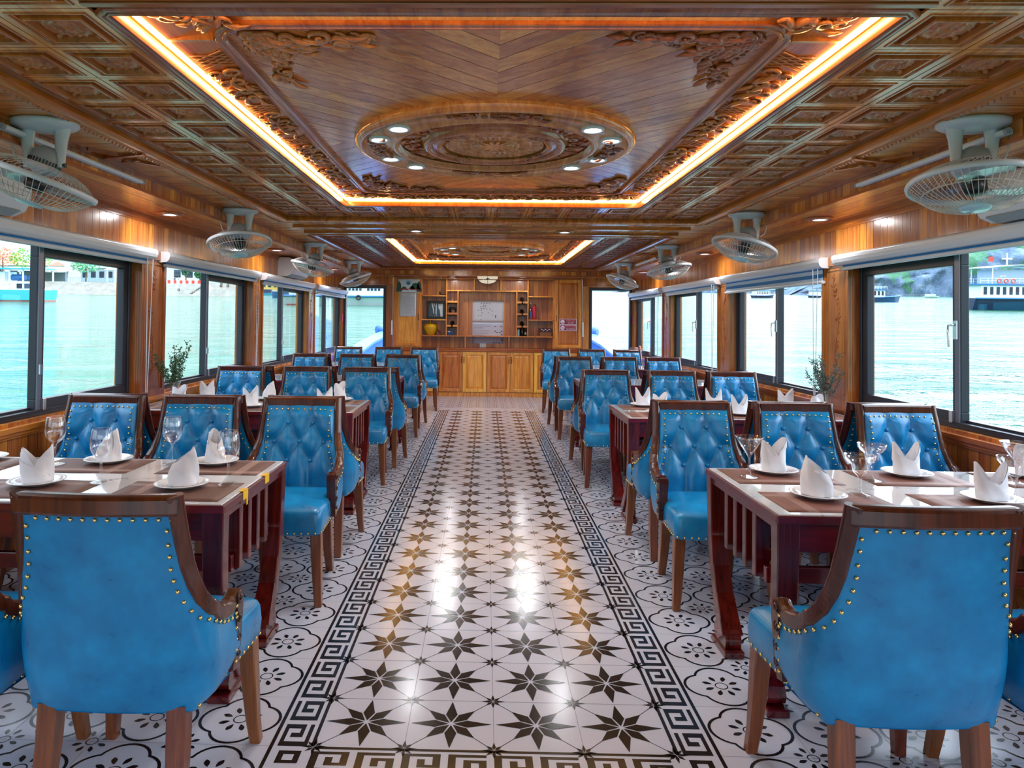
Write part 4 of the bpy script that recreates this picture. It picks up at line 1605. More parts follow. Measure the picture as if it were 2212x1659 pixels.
def make_table():
    """aisle end at local x = 0, reaching to +x; near edge at y = 0"""
    t = thing('dining_table', '', 'table')
    b = MB()
    b.box(.012, TL_ - .012, .012, TW - .012, TZ - .012, TZ)
    b.build('marble_top', MT['marble'], t, bevel=.003)
    b = MB()
    z0, z1 = TZ - .032, TZ - .003
    b.box(0, TL_, 0, .012, z0, z1)
    b.box(0, TL_, TW - .012, TW, z0, z1)
    b.box(0, .012, .012, TW - .012, z0, z1)
    b.box(TL_ - .012, TL_, .012, TW - .012, z0, z1)
    b.box(.012, TL_ - .012, .012, TW - .012, z0, TZ - .012)
    b.build('edge_frame', MT['table_w'], t, bevel=.003)
    b = MB()
    for y in (.02, TW - .045):
        b.box(.05, TL_ - .05, y, y + .025, TZ - .135, TZ - .032)
    for x in (.012, TL_ - .04):
        b.box(x, x + .028, .05, TW - .05, TZ - .062, TZ - .032)
    b.build('apron', MT['table_w'], t, bevel=.002)
    for x0 in (.012, TL_ - .072):
        for near in (1, 0):
            f = (lambda y: y) if near else (lambda y: TW - y)
            b = MB()
            pts = [(x0 + .03, f(.035), TZ - .032), (x0 + .03, f(.036), .60), (x0 + .03, f(.045), .46), (x0 + .03, f(.072), .33), (x0 + .03, f(.118), .22), (x0 + .03, f(.178), .125), (x0 + .03, f(.215), .07)]
            rad = [.044, .042, .041, .041, .042, .046, .05]
            b.tube(pts, rad, 4, up=(1, 0, 0), smooth=False, flat=1.3)
            lo = b.build('leg', MT['table_z'], t, bevel=.004, segs=1)
            b = MB()
            sc_ = [(f(.245), .03), (f(.255), .07), (f(.235), .105), (f(.195), .125), (f(.15), .122), (f(.115), .10), (f(.10), .07), (f(.108), .045), (f(.13), .03)]
            sc_ = sc_ if near else sc_
            m = Matrix(((0, 0, 1, x0 - .004), (1, 0, 0, 0), (0, 1, 0, 0), (0, 0, 0, 1)))
            b.prism(sc_, .068, m)
            b.box(x0 - .012, x0 + .072, min(f(.085), f(.27)), max(f(.085), f(.27)), 0, .03)
            b.build('scroll_foot', MT['table_z'], lo, bevel=.004, segs=1)
        for q in range(4):
            b = MB()
            b.box(x0 + .002, x0 + .058, .236 + .105 * q, .272 + .105 * q, .455, TZ - .032)
            b.build('slat', MT['table_z'], t, bevel=.003)
    b = MB()
    for y in (.17, .60):
        b.box(.03, TL_ - .03, y, y + .03, .455, .515)
    b.build('shelf_rail', MT['table_w'], t, bevel=.003)
    b = MB()
    for q in range(4):
        y = .235 + q * .092
        b.box(.05, TL_ - .05, y, y + .06, .555, .568)
    for x in (.07, TL_ / 2, TL_ - .11):
        b.box(x, x + .03, .17, .63, .515, .555)
    b.build('shelf', MT['table_w'], t, bevel=.002)
    return t


tab = make_table()
TAB = {(-1, 0): (.975, 2.51), (-1, 1): (.985, 5.02), (-1, 2): (.99, 7.54), (-1, 3): (1.0, 10.0), (1, 0): (.99, 2.50), (1, 1): (.965, 4.93), (1, 2): (1.0, 7.48), (1, 3): (1.0, 9.98)}
TLAB = {(-1, 0): 'marble-topped mahogany table laid with wine glasses and yellow stickers', (-1, 1): 'marble-topped mahogany table with napkins and vase by the quay windows',
        (-1, 2): 'bare marble-topped mahogany table, third along the quay windows', (-1, 3): 'bare marble-topped mahogany table, last along the quay windows',
        (1, 0): 'marble-topped mahogany table laid with cocktail glasses', (1, 1): 'marble-topped mahogany table with napkins and vase by the open-water windows',
        (1, 2): 'bare marble-topped mahogany table, third along the open-water windows', (1, 3): 'bare marble-topped mahogany table, last along the open-water windows'}
first = True
tabs = {}
for (sg, k), (xa, y) in TAB.items():
    if sg > 0:
        o = place(tab, first, (xa, y, 0), 0, TLAB[(sg, k)], 'dining tables')
    else:
        o = place(tab, first, (-xa, y + TW, 0), pi, TLAB[(sg, k)], 'dining tables')
    tabs[(sg, k)] = o
    first = False
b = MB()
for yy in (.20, .47):
    b.box(-.002, .0, TW - yy - .055, TW - yy, TZ - .034, TZ - .001)
    b.box(-.002, .02, TW - yy - .055, TW - yy, TZ + .0003, TZ + .0012)
b.box(-.003, -.001, TW - .25, TW - .235, TZ - .06, TZ - .034)
b.build('sticker', plain('yellow_sticker', rgb(238, 190, 40), .5), tabs[(-1, 0)])

# ------------------------------------------------------------------ place settings
def make_placemat(m):
    b = MB()
    b.grid(lambda u, v: V(((u - .5) * .44, (v - .5) * .29, .0018 + .001 * sin(u * 9) * sin(v * 5))), 10, 8)
    o = b.build('placemat', m)
    md = o.modifiers.new('thick', 'SOLIDIFY')
    md.thickness = .0016
    return tag(o, '', 'placemat')


def make_plate():
    b = MB()
    b.lathe([(.001, .004), (.05, .004), (.062, .0065), (.072, .013), (.098, .020), (.104, .0195), (.104, .0175), (.074, .009), (.060, .0015), (.056, 0), (.001, .0005)], 40)
    return tag(b.build('plate', MT['china']), '', 'plate')


def make_napkin(kind):
    b = MB()
    random.seed(kind)
    n = 56
    tilt = (.0, .05, -.05)[kind % 3]

    def base(a, k):
        rx, ry = (.047, .034) if kind != 2 else (.050, .030)
        return rx * cos(a) * k, ry * sin(a) * k

    def top(a):
        c = cos(a)
        if kind == 0:       # bishop's hat, two peaks
            pk = max(abs(c) - .05, 0) ** .9
            h = .062 + .058 * pk
            return h + (.008 if c > 0 else 0)
        if kind == 1:       # one tall rounded cone with a lower lapping front
            return .125 - .050 * (sin(a / 2) ** 2) ** .8
        pk = abs(cos(a)) ** 1.6
        return .050 + .070 * pk

    def f(u, v):
        a = 2 * pi * u
        h = top(a)
        z = .006 + (h - .006) * v
        k = 1.0 + .10 * v - .12 * v * v
        if kind == 1:
            k = 1.02 - .55 * max(v - .35, 0) ** 1.4 * 1.3
        fold = .0025 * sin(a * 5 + v * 4) * (1 - v * .4) + (.004 * (1 if sin(a * 1.5 + v * 5) > 0 else 0))
        x, y = base(a, k)
        r_ = sqrt(x * x + y * y)
        s_ = (r_ + fold) / r_
        return V((x * s_ + tilt * z, y * s_, z))

    def g(u, v):
        a = 2 * pi * u
        h = top(a) - .001
        z = h - (h - .030) * v
        p = f(u, (z - .006) / (top(a) - .006))
        k = .95 - .15 * v
        return V((p.x * k, p.y * k, z))
    b.grid(f, n, 16, cu=True)
    b.grid(g, n, 8, cu=True)
    # lapped diagonal fold
    if kind != 1:
        b.grid(lambda u, v: V((lambda p: (p.x * 1.05, p.y * 1.07, .010 + (v * (.075 - .055 * u) if v < 1 else .075 - .055 * u)))(f(.55 + .38 * u, v * .55))), 16, 6)
    else:
        b.tube([f(.22 + i * .01, .82) * 1.0 for i in range(8)], .005, 6)
    b.v = [(x * 1.12, y * 1.12, z * 1.24) for x, y, z in b.v]
    return tag(b.build('napkin', MT['cloth']), '', 'napkin')


def make_wine():
    b = MB()
    b.lathe([(.0335, .001), (.034, .003), (.020, .006), (.007, .011), (.0045, .020), (.004, .055), (.0045, .082), (.010, .090), (.024, .102), (.033, .120), (.036, .140), (.034, .170), (.0295, .198), (.0285, .200), (.0285, .198), (.033, .168), (.035, .140), (.032, .121), (.023, .104), (.001, .093)], 32)
    b.lathe([(.0335, .001), (.001, .001)], 32)
    b.v = [(x * 1.22, y * 1.22, z * 1.08) for x, y, z in b.v]
    return tag(b.build('wine_glass', MT['glass']), '', 'glass')


def make_martini():
    b = MB()
    b.lathe([(.035, .001), (.036, .003), (.018, .006), (.006, .012), (.0045, .03), (.0045, .075), (.008, .084), (.030, .118), (.055, .160), (.0542, .1605), (.029, .120), (.007, .088), (.001, .086)], 32)
    b.lathe([(.035, .001), (.001, .001)], 32)
    b.v = [(x * 1.08, y * 1.08, z * 1.1) for x, y, z in b.v]
    return tag(b.build('martini_glass', MT['glass']), '', 'glass')


def make_margarita():
    b = MB()
    b.lathe([(.036, .001), (.037, .003), (.018, .006), (.007, .012), (.0055, .03), (.006, .062), (.012, .070), (.024, .080), (.028, .095), (.030, .106), (.042, .114), (.053, .128), (.056, .142), (.0548, .142), (.051, .129), (.040, .116), (.028, .107), (.026, .096), (.022, .083), (.001, .074)], 32)
    b.lathe([(.036, .001), (.001, .001)], 32)
    b.v = [(x * 1.02, y * 1.02, z * 1.12) for x, y, z in b.v]
    return tag(b.build('margarita_glass', MT['glass']), '', 'glass')


pm_a, pm_b, pl_, wg, mg, mr = make_placemat(MT['mat_a']), make_placemat(MT['mat_b']), make_plate(), make_wine(), make_martini(), make_margarita()
nk = [make_napkin(i) for i in range(3)]
used = set()


def put(src, x, y, z, rz, label, group):
    o = place(src, src.name not in used, (x, y, z), rz, label, group)
    used.add(src.name)
    return o


T0 = TZ + .0004
# (table, x, y, napkin kind, napkin turn, dx, dy of the plate on the mat, plate?)
SET = [((-1, 0), -1.235, 2.70, 1, .3, .0, .015, 'front aisle corner'), ((-1, 0), -1.80, 2.70, 0, .35, -.02, .02, 'front middle place'),
       ((-1, 0), -1.235, 3.13, 1, 2.2, -.04, .0, 'cabinet-side aisle corner'), ((-1, 0), -1.80, 3.13, 1, -.2, .03, .0, 'cabinet-side middle place'), ((-1, 0), -2.36, 3.13, 0, .2, 0, 0, 'cabinet-side window corner'),
       ((1, 0), 1.27, 2.69, 1, 2.6, -.02, .02, 'front aisle corner'), ((1, 0), 1.85, 2.69, 2, 0, .05, .0, 'front middle place'),
       ((1, 0), 1.25, 3.12, 0, .2, .01, .0, 'cabinet-side aisle corner'), ((1, 0), 1.82, 3.12, 2, .1, .02, -.02, 'cabinet-side middle place'), ((1, 0), 2.38, 3.12, 0, .4, .0, .0, 'cabinet-side window corner'),
       ((-1, 1), -1.24, 5.20, 0, .3, .0, .0, 'front aisle corner'), ((-1, 1), -1.80, 5.20, 0, .6, .0, .0, 'front middle place'), ((-1, 1), -2.36, 5.20, 0, 1.2, .02, .0, 'front window corner'),
       ((-1, 1), -1.24, 5.63, 0, 1.2, .02, .0, 'cabinet-side aisle corner'), ((-1, 1), -1.80, 5.63, 1, -.4, .0, .0, 'cabinet-side middle place'), ((-1, 1), -2.36, 5.63, 0, 0, .05, .0, 'cabinet-side window corner'),
       ((1, 1), 1.22, 5.12, 0, .4, .02, .0, 'front aisle corner'), ((1, 1), 1.80, 5.12, 2, .1, .02, .0, 'front middle place'), ((1, 1), 2.36, 5.12, 0, .8, .02, .0, 'front window corner'),
       ((1, 1), 1.24, 5.54, 2, .2, -.02, .0, 'cabinet-side aisle corner'), ((1, 1), 1.80, 5.54, 2, -.3, -.02, .0, 'cabinet-side middle place'), ((1, 1), 2.36, 5.54, 0, -.2, -.02, .0, 'cabinet-side window corner')]
for (tk, x, y, k, a, dx, dy, where) in SET:
    tn = TN[tk]
    far = 'cabinet-side' in where
    put(pm_b if tk[0] > 0 else pm_a, x, y, T0, pi if far else 0, 'brown woven placemat at %s of the %s' % (where, tn), 'woven placemats')
    dy += .075 if far else .045
    put(pl_, x + dx, y + dy, T0 + .0032, 0, 'small white plate at %s of the %s' % (where, tn), 'white plates')
    put(nk[k], x + dx, y + dy, T0 + .0032 + .002, a, 'folded white napkin standing at %s of the %s' % (where, tn), 'folded napkins')
GL = [(wg, -1.068, 2.805, 'nearest the yellow stickers'), (wg, -1.587, 2.81, 'on the front middle placemat'), (wg, -1.46, 3.17, 'behind the aisle-corner napkins'), (wg, -1.974, 3.13, 'beside the window-side napkin'),
      (mg, 1.112, 3.09, 'at the aisle end of the cocktail-glass table'), (mr, 1.432, 2.795, 'on the front edge of the aisle placemats'), (mr, 1.617, 3.05, 'beside the cabinet-side middle napkin'),
      (mr, 2.023, 2.79, 'beyond the front middle napkin toward the window'), (mg, 2.22, 3.04, 'in the window half of the cocktail-glass table')]
for src, x, y, lb in GL:
    nm = {'wine_glass': 'stemmed wine glass %s', 'martini_glass': 'cone-shaped cocktail glass %s', 'margarita_glass': 'stepped coupe glass %s'}[src.name.split('.')[0]]
    put(src, x, y, T0 + .0035, 0, nm % lb, 'stemmed glasses')


# ------------------------------------------------------------------ vases of dried sprigs
def make_vase(label, loc, seed, green, hgt):
    t = thing('flower_vase', label, 'vase', loc)
    b = MB()
    n = 24
    prof = [(.030, .001), (.031, .012), (.026, .03), (.028, .08), (.034, .13), (.042, .165), (.040, .165), (.031, .13), (.025, .08), (.022, .03), (.001, .018)]
    vs_ = []
    for r_, z in prof:
        for i in range(n):
            k = 1 + .05 * (i % 2)
            vs_.append((r_ * k * cos(2 * pi * i / n), r_ * k * sin(2 * pi * i / n), z))
    b.add(vs_, [(j * n + i, j * n + (i + 1) % n, (j + 1) * n + (i + 1) % n, (j + 1) * n + i) for j in range(len(prof) - 1) for i in range(n)], 0, False)
    b.build('vase_body', MT['glass'], t)
    random.seed(seed)
    sb, lb = MB(), MB()
    for q in range(15):
        a = random.uniform(0, 2 * pi)
        lean = random.uniform(.02, .16)
        H = hgt * random.uniform(.55, 1.0)
        p0 = V((random.uniform(-.012, .012), random.uniform(-.012, .012), .02))
        pts = [p0]
        for i in range(1, 9):
            tt = i / 8
            pts.append(p0 + V((cos(a) * lean * tt ** 1.5, sin(a) * lean * tt ** 1.5, H * tt)) + V((random.uniform(-.004, .004), random.uniform(-.004, .004), 0)))
        sb.tube(pts, .0013, 4)
        for i in range(4, 9):
            for w in range(7):
                c = pts[i] + (pts[i - 1] - pts[i]) * random.random()
                d = V((random.uniform(-1, 1), random.uniform(-1, 1), random.uniform(-.1, 1.1))).normalized()
                L = random.uniform(.018, .045) * (1.25 - .5 * i / 8)
                e = c + d * L
                sb.tube([c, e], .0008, 3)
                for z in range(3):
                    m_ = c + d * L * (.4 + .3 * z)
                    s_ = V((random.uniform(-1, 1), random.uniform(-1, 1), random.uniform(-1, 1))).normalized()
                    lb.tube([m_, m_ + s_ * .006, m_ + s_ * .012], [.0012, .0035, .0008], 4)
    sb.build('stems', plain('sprig_stem', rgb(70, 84, 52), .7), t)
    lb.build('leaves', plain('sprig_leaf' + str(seed), rgb(66, 96, 62) if green else rgb(104, 112, 106), .6), t)
    return t


make_vase('ribbed glass vase of green sprigs on the second quay-side table', (-2.47, 5.46, T0), 4, True, .46)
make_vase('ribbed glass vase of grey dried sprigs on the second open-water-side table', (2.54, 5.36, T0), 8, False, .46)

# ------------------------------------------------------------------ end wall, doors
EY = 13.07
for sg, side, word in ((-1, 'left', 'quay'), (1, 'right', 'open-water')):
    b = MB()
    for x0, x1, z0, z1 in ((2.69, 2.86, 0, 2.6), (1.77, 1.89, 0, 2.05), (1.77, 2.69, 2.05, 2.34)):
        a0, a1 = sorted((sg * x0, sg * x1))
        b.box(a0, a1, EY, EY + .14, z0, z1)
    we = b.build('wall_end_' + side, MT['wall_x'])
    tag(we, 'orange board end wall around the %s side doorway' % word, 'wall', kind='structure')
b = MB()
b.box(-1.77, 1.77, 13.42, 13.47, 0, 2.34)
we = b.build('wall_back', MT['wall_x'])
tag(we, 'board wall behind the fitted cabinets', 'wall', kind='structure')
b = MB()
b.box(-1.77, 1.77, EY + .0, EY + .05, 2.206, 2.34)
tag(b.build('trim_5', MT['trim_x']), 'timber header strip above the fitted cabinets', 'trim', kind='structure')
for n_, sg in ((1, -1), (2, 1)):
    tb = MB()
    for x0, x1, z0, z1 in ((1.775, 1.885, 0, 2.07), (1.885, 2.70, 2.05, 2.085)):
        a0, a1 = sorted((sg * x0, sg * x1))
        tb.box(a0, a1, EY - .02, EY, z0, z1)
    tb.build('door_casing', MT['trim_z'], bpy.data.objects['wall_end_' + ('left' if sg < 0 else 'right')], bevel=.004)
    b = MB()
    for x0, x1, z0, z1 in ((1.89, 1.945, 0, 2.05), (2.64, 2.69, 0, 2.05), (1.945, 2.64, 1.995, 2.05), (1.945, 2.64, 0, .06)):
        a0, a1 = sorted((sg * x0, sg * x1))
        b.box(a0, a1, EY - .005, EY + .09, z0, z1)
    d = b.build('door_%d' % n_, MT['alu'], bevel=.003)
    tag(d, 'dark framed glass doorway to the bow on the %s side' % ('quay' if sg < 0 else 'open-water'), 'door', kind='structure')
    gb = MB()
    a0, a1 = sorted((sg * 1.94, sg * 2.645))
    gb.box(a0, a1, EY + .04, EY + .045, .055, 2.0)
    gb.build('pane', MT['pane'], d)
    b = MB()
    a0, a1 = sorted((sg * 1.765, sg * 1.79))
    b.box(a0, a1, EY - .03, EY - .02, 1.13, 1.40)
    tag(b.build('switch_plate', MT['white'], bevel=.003), 'tall white switch plate beside the %s side doorway' % ('quay' if sg < 0 else 'open-water'), 'switch', 'switch plates')
    b = MB()
    a0, a1 = sorted((sg * 2.685, sg * 2.70))
    b.box(a0, a1, 12.93, 13.03, 1.36, 1.51)
    tag(b.build('warning_sign', plain('sign_red_%d' % n_, rgb(180, 40, 52), .35), bevel=.004), 'small red sign on the side wall next to the %s side doorway' % ('quay' if sg < 0 else 'open-water'), 'sign', 'small red signs')


# ------------------------------------------------------------------ fitted cabinets
def panel_door(x0, x1, z0, z1, y, hand, m, parent, z_h):
    b = MB()
    w = .055
    for a0, a1, c0, c1 in ((x0, x0 + w, z0, z1), (x1 - w, x1, z0, z1), (x0 + w, x1 - w, z0, z0 + w), (x0 + w, x1 - w, z1 - w, z1)):
        b.box(a0, a1, y - .022, y, c0, c1)
    d = b.build('door', m, parent, bevel=.004)
    b = MB()
    xs = [(x0 + w, z0 + w, 0), (x0 + w + .012, z0 + w + .012, .014), (x0 + w + .04, z0 + w + .04, .004)]
    rows = [[(x0 + x1 - p[0] if c in (1, 2) else p[0], y - .006 + p[2] - .008, z0 + z1 - p[1] if c in (2, 3) else p[1]) for c in range(4)] for p in xs]
    vs_ = [p for r_ in rows for p in r_]
    b.add(vs_, [(j * 4 + i, j * 4 + (i + 1) % 4, (j + 1) * 4 + (i + 1) % 4, (j + 1) * 4 + i) for j in range(2) for i in range(4)] + [(8, 9, 10, 11)])
    b.build('raised_panel', MT['cab'], d)
    b = MB()
    hx = x1 - .022 if hand > 0 else x0 + .022
    b.tube([(hx, y - .024, z_h + .06), (hx, y - .045, z_h + .04), (hx, y - .047, z_h), (hx, y - .045, z_h - .04), (hx, y - .024, z_h - .06)], [.007, .005, .0085, .005, .007], 6)
    b.build('handle', MT['bronze'], d)
    return d


MT['bronze'] = plain('dark_bronze', rgb(74, 48, 36), .4, .6)
UN = [(-1.755, -.897, 'behind the aisle chair of the last quay-side table'), (-.893, .001, 'left of the aisle centre, under the papers'), (.005, .870, 'right of the aisle centre'), (.874, 1.755, 'behind the aisle chair of the last open-water-side table')]
UN = [(-1.755, -.897, 'next to the quay side doorway'), (-.893, .001, 'at the aisle under the yellow pot side'), (.005, .870, 'at the aisle under the wine bottle side'), (.874, 1.755, 'next to the open-water side doorway')]
for i, (x0, x1, w) in enumerate(UN):
    t = thing('base_cabinet', 'two-door panelled timber base cabinet %s' % w, 'cabinet', (0, 0, 0), group='base cabinets')
    b = MB()
    b.box(x0, x1, EY, 13.42, .08, .835)
    b.box(x0, x1, EY + .02, 13.42, 0, .08)
    b.box(x0, x1, EY - .01, EY, .0, .075)
    b.build('carcass', MT['cab'], t)
    xm = (x0 + x1) / 2
    panel_door(x0 + .008, xm - .003, .085, .828, EY - .0005, 1, MT['cab'] if i != 3 else MT['cab_l'], t, .68)
    panel_door(xm + .003, x1 - .008, .085, .828, EY - .0005, -1, MT['cab_l'], t, .68)
b = MB()
b.box(-1.765, 1.765, EY - .035, 13.42, .838, .868)
b.box(-1.765, 1.765, EY - .022, 13.42, .868, .898)
tag(b.build('worktop', MT['trim_x'], bevel=.005), 'narrow timber worktop running along the base cabinets', 'worktop')
for sg, w in ((-1, 'with the poster and notice on its door'), (1, 'with two red signs on its door')):
    t = thing('tall_cabinet', 'tall one-door timber wall cabinet %s' % w, 'cabinet', group='tall wall cabinets')
    x0, x1 = sorted((sg * 1.247, sg * 1.760))
    b = MB()
    b.box(x0, x1, EY + .001, 13.42, .90, 2.205)
    b.build('carcass', MT['cab'], t)
    panel_door(x0 + .012, x1 - .012, .925, 2.19, EY, -sg, MT['cab'], t, 1.47)

t = thing('display_shelves', 'timber display shelving with niches above the worktop', 'shelves')
b = MB()
b.box(-1.247, 1.247, 13.33, 13.415, .90, 2.205)
b.build('back_panel', MT['cab_b'], t)
SH = [(-1.247, 1.247, 1.121), (-.762, .757, 1.967), (-1.247, -.775, 1.868), (-1.247, -.775, 1.42), (.770, 1.247, 1.868), (.770, 1.247, 1.43), (-1.247, 1.247, 2.195)]
for x0, x1, z in SH:
    MB().box(x0, x1, EY + .01, 13.33, z - .011, z + .011).build('shelf', MT['cab'], t, bevel=.003)
DV = [(-.762, 1.132, 2.184), (.757, 1.132, 2.184), (-.548, 1.132, 1.956), (.548, 1.132, 1.956), (-.245, 1.978, 2.184), (.25, 1.978, 2.184), (-.405, .90, 1.11), (.41, .90, 1.11), (-1.236, .90, 2.184), (1.236, .90, 2.184)]
for x, z0, z1 in DV:
    MB().box(x - .011, x + .011, EY + .01, 13.33, z0, z1).build('divider', MT['cab'], t, bevel=.003)
for sg in (-1, 1):
    for z in (1.755, 1.535, 1.305):
        b = MB()
        x0, x1 = sorted((sg * .559, sg * .747))
        b.box(x0, x1, EY + .01, 13.33, z - .03, z - .012)
        b.box(x0, x1, EY + .01, EY + .03, z - .03, z + .022)
        b.build('niche_rack', MT['cab'], t, bevel=.002)

PY = 13.328        # face of the back panel


def sheet(name, x0, x1, z0, z1, y, m, label, cat, group=None, wob=.0):
    t_ = thing(name, label, cat, ((x0 + x1) / 2, y, z0), group=group)
    b = MB()
    w, h = (x1 - x0) / 2, z1 - z0
    b.grid(lambda u, v: V(((u * 2 - 1) * w, -.002 - wob * (1 - v) * abs(sin(u * 7)), v * h)), 9, 9)
    o = b.build('sheet', m, t_)
    md = o.modifiers.new('thick', 'SOLIDIFY')
    md.thickness = .001
    return t_


PAPER, PAPER2 = plain('paper', rgb(196, 202, 216), .6), plain('paper_blueish', rgb(186, 196, 220), .6)
INK, FAINT = plain('ink', rgb(40, 40, 60), .6), plain('faint_print', rgb(128, 138, 166), .6)
p1 = sheet('paper_sheet', -.279, .316, 1.385, 1.79, PY, PAPER, 'upper white paper plan pinned above the worktop with dots', 'paper', 'papers on the display back')
b = MB()
for x, z in ((-.13, .355), (-.08, .36), (-.025, .355), (.03, .352), (-.09, .32), (-.055, .32), (-.14, .29), (-.095, .288), (-.055, .288), (-.13, .255), (-.08, .255), (-.025, .25), (.03, .25), (-.19, .225), (-.13, .225), (.075, .215), (-.115, .175), (.01, .175), (.075, .135), (-.19, .125), (-.13, .125), (-.135, .045)):
    b.box(x - .008, x + .008, -.0045, -.0025, z - .006, z + .006)
b.box(.135, .15, -.0045, -.0025, .08, .135)
b.build('print', INK, p1)
p2 = sheet('paper_sheet', -.279, .312, .975, 1.38, PY, PAPER2, 'lower white paper schedule pinned behind the long shelf', 'paper', 'papers on the display back')
b = MB()
random.seed(2)
for q in range(9):
    b.box(-.26, random.uniform(-.1, .06), -.0045, -.0025, .36 - .028 * q, .366 - .028 * q)
b.build('faint_print', FAINT, p2)
b = MB()
for x, z in ((.14, .33), (.25, .325), (.14, .24), (.26, .24), (.175, .215), (.23, .215), (.26, .175), (.11, .02), (.16, .03), (.215, .02), (.265, .07)):
    b.box(x - .016, x + .016, -.0045, -.0025, z - .006, z + .006)
b.build('print', INK, p2)
o = MB().box(-.135, -.015, PY - .012, PY, .905, .98).build('socket_outlet', MT['white'], bevel=.003)
tag(o, 'white double socket outlet under the papers', 'socket')
b = MB()
for x in (-.10, -.05):
    for z in (.93, .955):
        b.box(x - .004, x + .004, PY - .0135, PY - .011, z - .005, z + .005)
b.build('socket_holes', MT['dark_p'], o)

DY_ = EY - .0245
p3 = sheet('poster', -1.665, -1.265, 1.925, 2.178, DY_, plain('poster_sky', rgb(198, 212, 226), .35), 'picture poster of green karst islands with red banner on cabinet door', 'poster')


def blob(b, cx, cz, rx, rz, z0, n=14, y=-.004):
    pts = [(cx + rx * cos(pi * i / n) * (1 + .12 * sin(i * 2.1)), y, max(z0, cz + rz * sin(pi * i / n))) for i in range(n + 1)]
    b.add(pts + [(p[0], y + .0015, p[2]) for p in pts], [tuple(range(n + 1)), tuple(range(n + 1, 2 * n + 2))[::-1]])


b = MB()
for q in ((-.185, .01, .05, .19), (-.09, .055, .05, .055), (.06, .06, .05, .06), (.12, .05, .09, .13), (.19, .01, .05, .2)):
    blob(b, *q[:4], .004)
b.build('islands', plain('poster_green', rgb(20, 74, 60), .4), p3)
b = MB()
b.prism([(.055 * cos(2 * pi * i / 24), .06 * sin(2 * pi * i / 24)) for i in range(24)], .001, Matrix(((1, 0, 0, -.01), (0, 0, 1, -.0055), (0, 1, 0, .19), (0, 0, 0, 1))))
em = b.build('emblem', plain('poster_pale', rgb(150, 200, 220), .4), p3)
b = MB()
b.prism([(.036 * cos(2 * pi * i / 24), .030 * sin(2 * pi * i / 24)) for i in range(24)], .001, Matrix(((1, 0, 0, -.01), (0, 0, 1, -.0068), (0, 1, 0, .172), (0, 0, 0, 1))))
b.build('emblem_wave', plain('poster_blue', rgb(44, 116, 160), .4), em)
b = MB()
random.seed(6)
x = -.165
while x < .165:
    w = random.uniform(.014, .024)
    b.box(x, x + w * .35, -.0072, -.0056, .042, .068)
    b.box(x, x + w, -.0072, -.0056, random.choice((.042, .052, .060)), random.choice((.062, .068)))
    x += w + .007
b.build('banner_lettering', plain('poster_red', rgb(200, 32, 52), .4), p3)
p4 = sheet('notice', -1.625, -1.325, 1.478, 1.915, DY_, PAPER, 'white typed notice sheet taped under the poster', 'notice', wob=.006)
b = MB()
b.box(-.04, .05, -.0052, -.0035, .405, .411)
for q in range(19):
    b.box(-.125, .128 if q % 4 else .05, -.0095, -.0042, .38 - .0185 * q, .383 - .0185 * q)
b.build('faint_print', FAINT, p4)


def lettering(txt, x, z, size, m, parent, y):
    cu = bpy.data.curves.new('lettering', 'FONT')
    cu.body = txt
    cu.size = size
    cu.align_x = 'CENTER'
    cu.align_y = 'CENTER'
    cu.extrude = .0006
    cu.offset = .0006
    cu.materials.append(m)
    tmp = bpy.data.objects.new('lettering', cu)
    col.objects.link(tmp)
    bpy.context.view_layer.update()
    me = bpy.data.meshes.new_from_object(tmp.evaluated_get(bpy.context.evaluated_depsgraph_get()))
    bpy.data.objects.remove(tmp)
    o_ = bpy.data.objects.new('lettering', me)
    col.objects.link(o_)
    o_.parent = parent
    o_.location = (x, y, z)
    o_.rotation_euler = (pi / 2, 0, 0)
    return o_


SW, SR, SO = plain('sign_white', rgb(240, 226, 240), .35), plain('sign_maroon', rgb(142, 44, 76), .35), plain('sign_salmon', rgb(240, 148, 140), .35)
for z0, t1, t2, lb in ((1.352, 'C\u1ea4M L\u1eecA', 'NO FIRE', 'upper maroon no-fire sign on the tall cabinet door'), (1.240, 'C\u1ea4M H\u00daT THU\u1ed0C', 'NO SMOKING', 'lower maroon no-smoking sign on the tall cabinet door')):
    t_ = thing('safety_sign', lb, 'sign', (1.50, DY_, z0), group='maroon safety signs')
    MB().box(-.157, .157, -.004, 0, 0, .110).build('border', SW, t_)
    MB().box(-.146, .146, -.0052, -.004, .009, .101).build('plate', SR, t_)
    b = MB()
    b.prism([(.038 * cos(2 * pi * i / 24), .038 * sin(2 * pi * i / 24)) for i in range(24)], .001, Matrix(((1, 0, 0, -.10), (0, 0, 1, -.0065), (0, 1, 0, .055), (0, 0, 0, 1))))
    e_ = b.build('pictogram', SW, t_)
    b = MB()
    if z0 > 1.3:
        b.prism([(-.024, .0), (-.012, -.016), (.012, -.016), (.024, 0), (.012, -.006), (-.012, -.006)], .001, Matrix(((1, 0, 0, -.10), (0, 0, 1, -.0078), (0, 1, 0, .055), (0, 0, 0, 1))))
    else:
        b.obox(Matrix.Translation((-.10, -.0072, .055)) @ Matrix.Rotation(.7, 4, 'Y'), .030, .0005, .004)
        b.box(-.12, -.08, -.0078, -.0067, .051, .057)
    b.build('pictogram_mark', plain('sign_slate', rgb(72, 84, 116), .4), e_)
    lettering(t1, .045, .073, .036 if len(t1) < 9 else .026, SO, t_, -.0056)
    lettering(t2, .05, .034, .030 if len(t2) < 9 else .026, SW, t_, -.0056)

